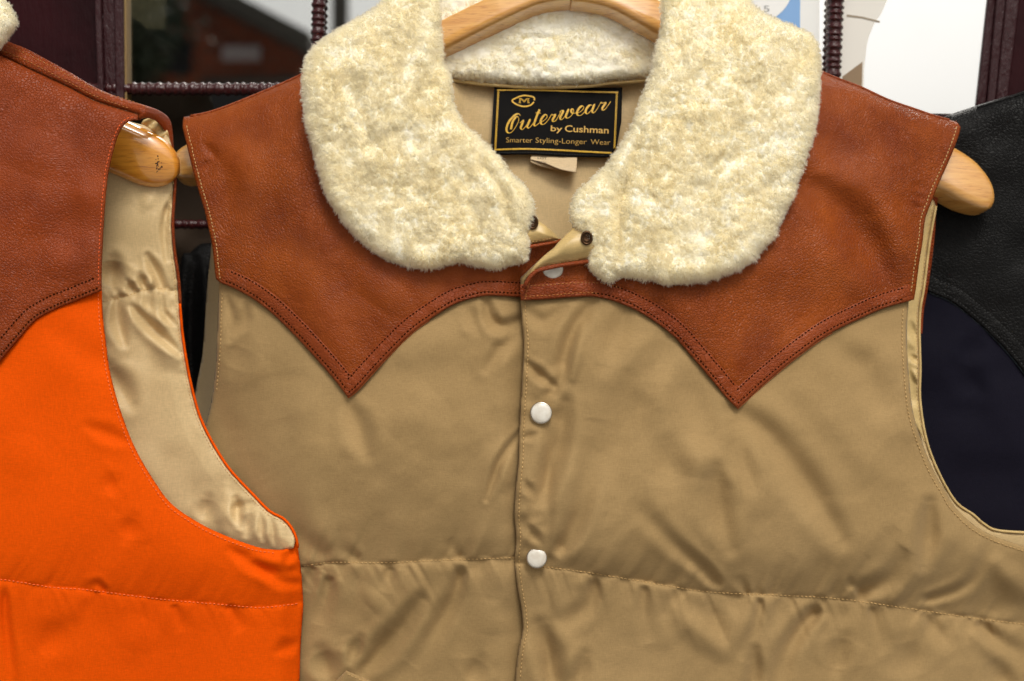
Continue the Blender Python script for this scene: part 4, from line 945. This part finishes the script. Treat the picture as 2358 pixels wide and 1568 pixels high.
kn = [(365 + RNG.normal(0, 4.2), 379 + RNG.normal(0, 9)) for _ in range(16)]
for cxk, cyk in ((359, 367), (366, 372), (361, 382), (369, 386), (363, 394)): kn.append((cxk, cyk))
Vk = []; Fk = []
for i, (a, b) in enumerate(kn):
    k = 8; th = np.arange(k) / k * 2 * math.pi; r = RNG.uniform(.8, 2.6)
    Vk.append(np.stack([a + r * np.cos(th) * .8, b + r * np.sin(th)], -1)); Fk.append(np.arange(k)[None] + i * k)
Vk = np.vstack(Vk)

# ------------------------------------------------------------------ orange vest
vo = thing('puffer_vest', 'bright orange quilted vest with red-brown leather yoke, leftmost', 'vest', pr(0, 2000, 60), 'western yoke vests hung along the shop window')
def Ho(x, y):
    h = 132 - 50 * ((x + 100) / 700) ** 2 - 30 * np.clip((420 - y) / 250, 0, 2) ** 2
    t = np.clip(y - 1260, 0, 600); h = h - .14 * t * sstep(0, 200, t)
    return h
seamO = cr([(-120, 1322), (0, 1334), (62, 1343), (125, 1353), (199, 1358), (291, 1370), (395, 1382), (519, 1393), (603, 1399), (698, 1388)])
FO = [([(200, 980), (250, 1000), (293, 1018)], 14, -6), ([(532, 1266), (594, 1303), (668, 1316)], 13, -11), ([(590, 1300), (640, 1335), (690, 1345)], 12, -9), ([(560, 1290), (640, 1300), (690, 1290)], 14, 6),
      ([(240, 1120), (270, 1110)], 20, -6), ([(308, 1195), (290, 1240)], 18, -7), ([(400, 1392), (415, 1440)], 14, -8), ([(524, 1393), (550, 1440)], 14, -9), ([(655, 1300), (672, 1270), (680, 1245)], 10, -8),
      ([(10, 1350), (15, 1440), (32, 1590)], 12, -12), ([(150, 1440), (90, 1500)], 26, -8), ([(200, 1355), (225, 1345), (245, 1362)], 10, -10), ([(120, 760), (180, 800), (260, 850)], 30, -5), ([(60, 1000), (40, 1100)], 40, 5),
      ([(640, 1500), (680, 1480)], 14, -8), ([(330, 1420), (300, 1500)], 30, 6)]
YO = [(234, 669), (173, 694), (126, 713), (82, 738), (47, 776), (0, 832), (-60, 900)]
AO = [(318, 277), (296, 280), (280, 296), (268, 324), (258, 362), (250, 397), (245, 441), (241, 494), (237, 560), (235, 610), (234, 669)]
eO = cr(YO)
SGN = 1 if seg_dist(np.array([100.]), np.array([400.]), eO)[2][0] > 0 else 0
def h_or(x, y, d):
    dd, *_ = seg_dist(x, y, eO)
    h = Ho(x, y) + pucker(x, y, seamO, 3, .45) + folds(x, y, FO, seamO) + 4 * vnoise(x, y, 150, 1) + 10 * sstep(0, 120, dd) + 9 * np.sqrt(np.clip(d / 70, 0, 1)) - 8
    h -= 26 * sstep(640, 700, x) + 40 * sstep(0, 22, dd) * (seg_dist(x, y, eO)[2] > 0) * SGN
    return h
pO, _c = join(cr([(234, 640), (235, 680), (238, 738), (244, 785), (252, 848), (269, 917), (291, 983), (316, 1041), (353, 1104), (395, 1160), (457, 1203), (519, 1233), (582, 1256), (615, 1264), (660, 1264), (684, 1247)]),
              cr([(684, 1247), (688, 1275), (694, 1320), (698, 1378), (697, 1420), (694, 1457), (690, 1568), (692, 1700)]), [(692, 1700), (-220, 1700)], [(-220, 1700), (-220, 640)], [(-220, 640), (234, 640)])
PO = Panel(pO, h_or, 3.8, 7, 9); oO = PO.build('front_panel', m_orange, vo, 7)
m_th_or2 = M('orange_seam_thread', (.9, .17, .03, 1), .6).m
stitches([offset_path([(235, 680), (238, 738), (244, 785), (252, 848), (269, 917), (291, 983), (316, 1041), (353, 1104), (395, 1160), (457, 1203), (519, 1233), (582, 1256), (640, 1266)], 9), seamO], PO, m_th_or2, oO, 9.5, 6.0, 1.15, 1.2)
FYO = [([(100, 560), (180, 520), (235, 530)], 40, -7), ([(60, 400), (100, 300)], 60, 8), ([(120, 640), (160, 560)], 40, 6), ([(210, 330), (200, 450), (205, 600)], 26, 5)]
TO = [(-150, 60), (0, 127), (63, 157), (157, 201), (220, 233), (268, 249), (318, 264)]
def h_yo(x, y, d):
    dd, *_ = seg_dist(x, y, cr(TO)); e = np.clip(dd / 50, 0, 1)
    return Ho(x, y) + 12 + band(x, y, eO) + folds(x, y, FYO) + 3 * vnoise(x, y, 110, 2) - 20 * (1 - np.sqrt(np.clip(1 - (1 - e) ** 2, 0, 1)))
pYO, _c = join(cr(YO), [(-60, 900), (-220, 900)], [(-220, 900), (-220, 30)], [(-220, 30), (-150, 60)], cr(TO), [(318, 264), (318, 277)], cr(AO))
YPO = Panel(pYO, h_yo, 3.2, 5, 5, [(234, 669)]); oYO = YPO.build('yoke', m_leather_dark, vo, 5)
stitches([offset_path(YO, 9)[2:], offset_path(YO, 33)[2:]], YPO, m_th_dark, oYO, 8.8, 5.6, 1.6, 2.0)
stitches([offset_path(AO, 8)[3:]], YPO, m_th_orange, oYO, 9, 6.4, 1.2, .7)
# strip over the shoulder
SO = [(-150, 20), (16, 94), (63, 113), (157, 164), (220, 201), (283, 227), (346, 246), (378, 261), (393, 279), (399, 315), (402, 378)]
pS, _c = join(cr(SO), [(402, 378), (394, 378)], cr([(394, 378), (388, 330), (378, 300), (355, 276), (330, 272), (318, 277)]), [(318, 277), (318, 264)], cr(TO[::-1]), [(-150, 60), (-150, 20)])
YS = Panel(pS, lambda x, y, d: Ho(x, y) - 22 + 12 * np.sqrt(np.clip(d / 16, 0, 1)) - 130 * sstep(330, 398, x) - 10 * sstep(180, 100, y), 2.8, 5, 5, [(402, 378)])
oYS = YS.build('shoulder_strip', m_leather_dark, vo, 6)
stitches([offset_path([(0, 108), (63, 134), (157, 182), (220, 215), (268, 233), (305, 246)], 6), offset_path([(0, 108), (63, 134), (157, 182), (220, 215), (300, 240), (350, 262)], -8)], YS, m_th_gold, oYS, 9, 6, .9, .5)
# lining of the back seen through the armhole
seamI = cr([(225, 697), (283, 684), (330, 668), (365, 664), (408, 671)])
FI = [([(274, 688), (272, 740), (285, 790)], 14, -14), ([(303, 706), (350, 755), (412, 812)], 11, -16), ([(340, 590), (358, 625), (374, 662)], 10, -13), ([(322, 632), (334, 664)], 9, -9), ([(296, 650), (310, 672)], 9, -8), ([(262, 600), (256, 660)], 20, -12),
      ([(350, 640), (346, 664)], 8, 5), ([(372, 680), (378, 720), (400, 745)], 9, -9), ([(345, 680), (350, 740)], 14, -7), ([(390, 690), (400, 720)], 7, -5), ([(360, 780), (420, 840)], 22, 6), ([(250, 850), (300, 930)], 22, -10),
      ([(544, 1150), (552, 1210)], 10, -12), ([(520, 1120), (515, 1220)], 14, 6), ([(575, 1180), (568, 1230)], 10, -8), ([(600, 1190), (605, 1240)], 8, -7), ([(625, 1200), (632, 1250)], 7, -6), ([(540, 1170), (580, 1160)], 9, -6), ([(480, 1150), (470, 1200)], 16, -9),
      ([(398, 450), (378, 520), (384, 600)], 7, -6), ([(385, 470), (380, 500)], 6, -5), ([(350, 450), (330, 480)], 12, 4)]
def h_in(x, y, d):
    h = -34 + 90 * np.clip((x - 440) / 240, 0, 1) ** 1.2 + 7 * vnoise(x, y, 70, 4)
    dd, arc, sg, *_ = seg_dist(x, y, seamI)
    h += -10 * np.exp(-dd / 12) + 5 * vnoise(arc + .4 * dd, sg * 30, 12, 2) * np.exp(-dd / 26) * (1 - np.exp(-dd / 4))
    h += folds(x, y, FI, None, 1.5) + 14 * np.sqrt(np.clip(d / 45, 0, 1)) + 3 * vnoise(x, y, 11, 1) * np.exp(-d / 9)
    return h
pI, _c = join(cr([(380, 300), (394, 330), (399, 378), (400, 441), (396, 494), (396, 530), (400, 580), (409, 643), (413, 700), (419, 769), (431, 848), (445, 912), (462, 967), (491, 1025), (529, 1083), (583, 1141), (620, 1178), (650, 1194), (670, 1216), (680, 1240), (676, 1262)]), [(676, 1262), (560, 1290), (400, 1220), (280, 1080), (210, 900), (190, 600), (220, 300), (300, 280), (380, 300)])
PI_ = Panel(pI, h_in, 3.2, 5, 6); oI = PI_.build('back_lining', m_lining, vo, 5)
ie = [(400, 441), (396, 494), (396, 530), (400, 580), (409, 643), (413, 700), (419, 769), (431, 848), (445, 912), (462, 967), (491, 1025), (529, 1083), (583, 1141), (620, 1178), (650, 1194), (670, 1216), (681, 1240)]
stitches([offset_path(ie, 7)[:-6]], PI_, m_th_tan, oI, 8, 5.6, .9, .5); stitches([seamI], PI_, m_th_tan, oI, 8, 5.4, .9, .5)
q = cr([(402, 378)] + ie[:6]); sweep('leather_edge', P(q[:, 0] + 2.5, q[:, 1], PI_.H(q[:, 0] - 4, q[:, 1]) - 2), (3.6 * S, 5 * S), m_leather_dark, oI, 10)
q = cr(ie[5:] + [(684, 1262)]); sweep('orange_edge', P(q[:, 0] + 1.6, q[:, 1] - .8, PI_.H(q[:, 0] - 3, q[:, 1] + 3) - 1), (3.0 * S, 5 * S), m_orange, oI, 10)
# gathered facing at the top of the armhole
ga, _c = join(cr([(330, 276), (352, 270), (374, 282), (388, 306), (394, 350), (400, 430)]), cr([(400, 430), (372, 330), (350, 300), (325, 284), (330, 276)]))
Panel(ga, lambda x, y, d: -2 - 30 * sstep(330, 400, x) + 4 * np.sin((x * .7 + y) / 5.0) + 6 * vnoise(x, y, 16, 3), 2.4, 3).build('armhole_facing', m_facing, vo, 3)
co_ = cr([(-150, -60), (0, -8), (28, 18), (42, 44), (38, 66), (22, 88), (4, 108), (-30, 135), (-120, 170), (-200, 60)], 9, True)
shearling('shearling_collar', co_, lambda x, y: 0 * x + 100, vo, 40, 26000, seed=2)

# ------------------------------------------------------------------ black vest
vb_ = thing('puffer_vest', 'black leather and navy quilted vest, rightmost, partly behind the tan vest', 'vest', pr(2358, 2000, -250), 'western yoke vests hung along the shop window')
def Hb(x, y): return -262 + 30 * sstep(2100, 2500, x) + 0 * y
YB = [(2110, 650), (2139, 672), (2195, 698), (2267, 757), (2310, 800), (2358, 858), (2440, 970)]
eB = cr(YB)
pb, _c = join(cr([(2118, 600), (2110, 800), (2100, 1000), (2110, 1400)]), [(2110, 1400), (2700, 1400)], [(2700, 1400), (2700, 600)], [(2700, 600), (2118, 600)])
Panel(pb, lambda x, y, d: Hb(x, y) + 10 * sstep(0, 120, seg_dist(x, y, eB)[0]) + 8 * np.sqrt(np.clip(d / 60, 0, 1)) + 5 * vnoise(x, y, 90, 1) + folds(x, y, [([(2200, 850), (2260, 900)], 24, -8), ([(2250, 780), (2220, 840)], 20, -6)]), 5, 8).build('front_panel', m_navy, vb_, 6)
pbl, _c = join(cr(YB), [(2440, 970), (2700, 1000)], [(2700, 1000), (2700, 100)], cr([(2700, 90), (2500, 158), (2358, 209), (2270, 236), (2191, 262), (2160, 275)]), cr([(2160, 275), (2152, 330), (2146, 400), (2150, 480), (2142, 560), (2130, 620), (2110, 650)]))
PBL = Panel(pbl, lambda x, y, d: Hb(x, y) + 16 + band(x, y, eB) - 40 * (1 - np.sqrt(np.clip(1 - (1 - np.clip(seg_dist(x, y, cr([(2500, 158), (2358, 209), (2270, 236), (2191, 262)]))[0] / 60, 0, 1)) ** 2, 0, 1))) + 4 * vnoise(x, y, 70, 2), 3.6, 5)
obl = PBL.build('yoke', m_black, vb_, 5)
edge_tube(cr([(2250, 249), (2270, 242), (2358, 215), (2450, 184)]), PBL, 4, m_black, obl, 'shoulder_piping', 0)
edge_tube(offset_path(YB[1:], 1.0), PBL, 2.0, M('teal_edge', srgb(22, 34, 42), .5).m, obl, 'cut_edge', -2)
stitches([offset_path(YB[1:], -9), offset_path(YB[1:], -33), [(2150, 500), (2149, 560), (2147, 650)]], PBL, m_th_black, obl, 8.6, 5, 1.1, .4)

# dark knot marks pressed onto the amber hanger end
bpy.context.view_layer.update()
from mathutils.bvhtree import BVHTree
bv = BVHTree.FromPolygons([v.co[:] for v in oa.data.vertices], [tuple(p.vertices) for p in oa.data.polygons])
camp = Vector((0, -D0, 0)); W = []
for a, b in Vk:
    tgt = pr(a, b, 0); dr = (tgt - camp).normalized(); hit = bv.ray_cast(camp, dr)
    W.append((hit[0] - dr * 0.00012) if hit[0] else tgt)
mk = bpy.data.meshes.new('knot_mark'); mk.from_pydata([tuple(p) for p in W], [], [tuple(int(i) for i in f[0]) for f in Fk]); mk.update(); link('knot_mark', mk, m_knot, oa, False)
